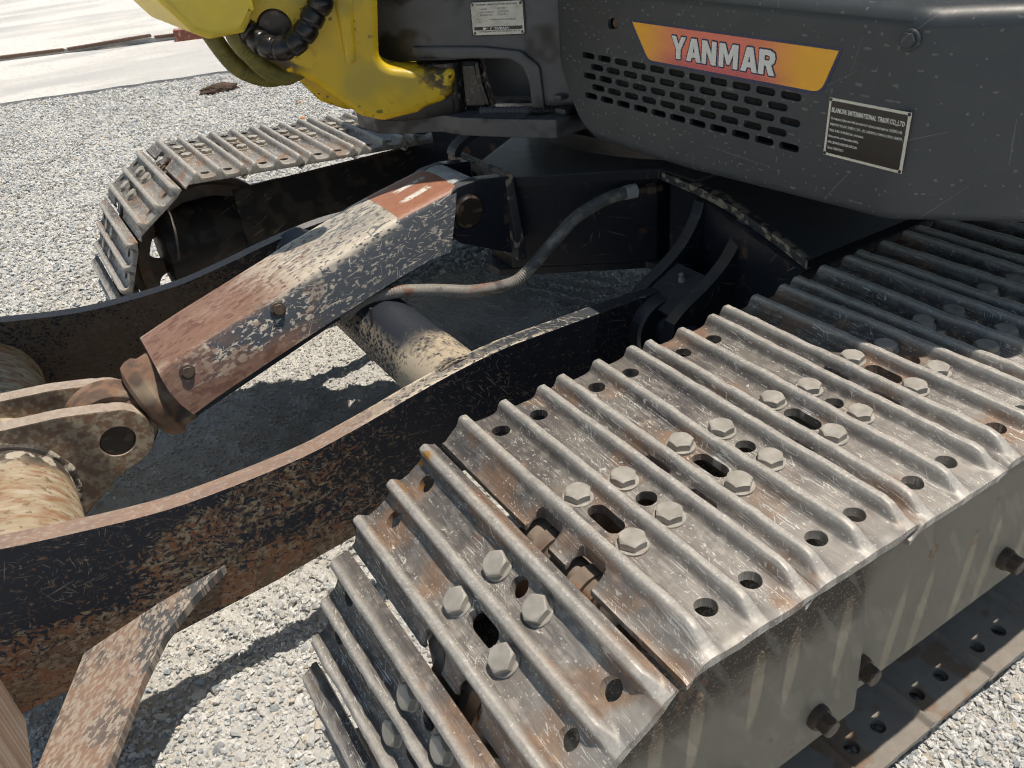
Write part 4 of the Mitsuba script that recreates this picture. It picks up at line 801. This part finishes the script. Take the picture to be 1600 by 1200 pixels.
for s, z in ((-0.1655, 0.3888), (-0.0705, 0.3888), (-0.1655, 0.3382), (-0.0705, 0.3382)):
    put('rivet', lathe([(0, 0.0022), (0.0016, 0.0018), (0.0026, 0.0), (0, -0.001)], SO + SE * s + SN * 0.004 + [0, 0, z], SN, 14), 'dark_bolt', rp)

# yellow swing bracket, swung to the far side
BE = np.array([math.cos(math.radians(20)), -math.sin(math.radians(20)), 0.0]); BN = np.cross(BE, [0, 0, 1.0]); BO = np.array([0.25, 0.98, 0.0])
def on_bracket(pts, d0, d1, r=0.0, seg=3): return frame(slab(pts, d1 - d0, r, seg), BO + BN * d0, BE, [0, 0, 1], BN)
ob = rounded([(0.006, 0.62), (-0.010, 0.415), (-0.026, 0.300), (0.030, 0.285), (0.123, 0.275), (0.113, 0.224), (0.037, 0.202), (-0.035, 0.194), (-0.078, 0.210), (-0.109, 0.241), (-0.143, 0.274), (-0.177, 0.299), (-0.206, 0.311), (-0.231, 0.332), (-0.261, 0.378), (-0.268, 0.46), (-0.20, 0.62)], [0, 0.1, 0.045, 0.05, 0.012, 0.02, 0.05, 0.03, 0.03, 0.03, 0.03, 0.03, 0.03, 0.03, 0.04, 0.05, 0], 6)
sb = put('swing_bracket', on_bracket(ob, -0.16, 0.0, 0.016, 4), 'yellow_paint', X, smooth=35, label='yellow cast swing bracket with black chips')
put('far_cheek', on_bracket(rounded([(-0.205, 0.36), (-0.200, 0.275), (-0.154, 0.214), (-0.104, 0.190), (-0.06, 0.186), (-0.03, 0.36)], 0.03), -0.21, -0.161, 0.012, 3), 'yellow_paint', sb, smooth=35)
put('stop_lug', on_bracket(rounded([(-0.224, 0.345), (-0.220, 0.297), (-0.203, 0.293), (-0.194, 0.306), (-0.18, 0.345)], 0.006), -0.06, -0.02, 0.004), 'yellow_paint', sb, smooth=30)
put('pin_cap', lathe([(0, 0.006), (0.028, 0.005), (0.032, 0.0), (0.032, -0.01), (0, -0.01)], BO + BE * -0.205 + [0, 0, 0.390], BN, 36), 'greasy_pin', sb, label='greasy brown pin end set in the yellow bracket')
put('ridge', on_bracket(rounded([(-0.094, 0.62), (-0.090, 0.43), (-0.088, 0.311), (-0.070, 0.311), (-0.056, 0.43), (-0.04, 0.62)], 0.02), -0.01, 0.009, 0.007, 3), 'yellow_paint', sb, smooth=35)
bm = put('boom', xz(rounded([(0.30, 0.75), (0.10, 0.62), (0.024, 0.56), (0.022, 0.424), (-0.005, 0.392), (-0.068, 0.391), (-0.097, 0.407), (-0.139, 0.465), (-0.75, 1.7), (-0.45, 1.9), (0.30, 1.1)], [0, 0.03, 0.03, 0.008, 0.012, 0.02, 0.02, 0.05, 0.1, 0.1, 0.1]), 1.02, 1.36, 0.014, 3), 'boom_yellow', X, smooth=25, label='yellow boom foot hanging above the far track')  # unseen upper body widened and extended to shade the ground between the arms
for y, pts in ((1.12, [(-0.050, 0.41), (-0.039, 0.377), (-0.015, 0.330), (0.015, 0.305), (0.050, 0.292), (0.09, 0.295)]), (1.08, [(-0.015, 0.42), (-0.008, 0.376), (0.015, 0.338), (0.035, 0.314), (0.065, 0.298), (0.10, 0.305)])):
    put('boom_hose', tube([(a, y, b) for a, b in pts], lambda s, L: 0.017 + 0.0006 * math.sin(s * 1300), 0.0025, 18), 'yellow_hose', X, smooth=40, label='greenish yellow hose hanging below the boom foot')
def ribbed(s, L): ph = (s / 0.027) % 1.0; return 0.0220 - 0.0050 * abs(2 * ph - 1) ** 5
put('boom_hose', tube([(0.006, 1.10, 0.410), (0.018, 1.055, 0.378), (0.035, 1.02, 0.361), (0.062, 0.995, 0.363), (0.092, 0.985, 0.384), (0.118, 0.98, 0.417), (0.129, 0.97, 0.435), (0.137, 0.96, 0.50), (0.137, 0.96, 0.70)], ribbed, 0.0018, 22), 'black_rubber', X, smooth=40, label='black ribbed hose looping in front of the yellow bracket')
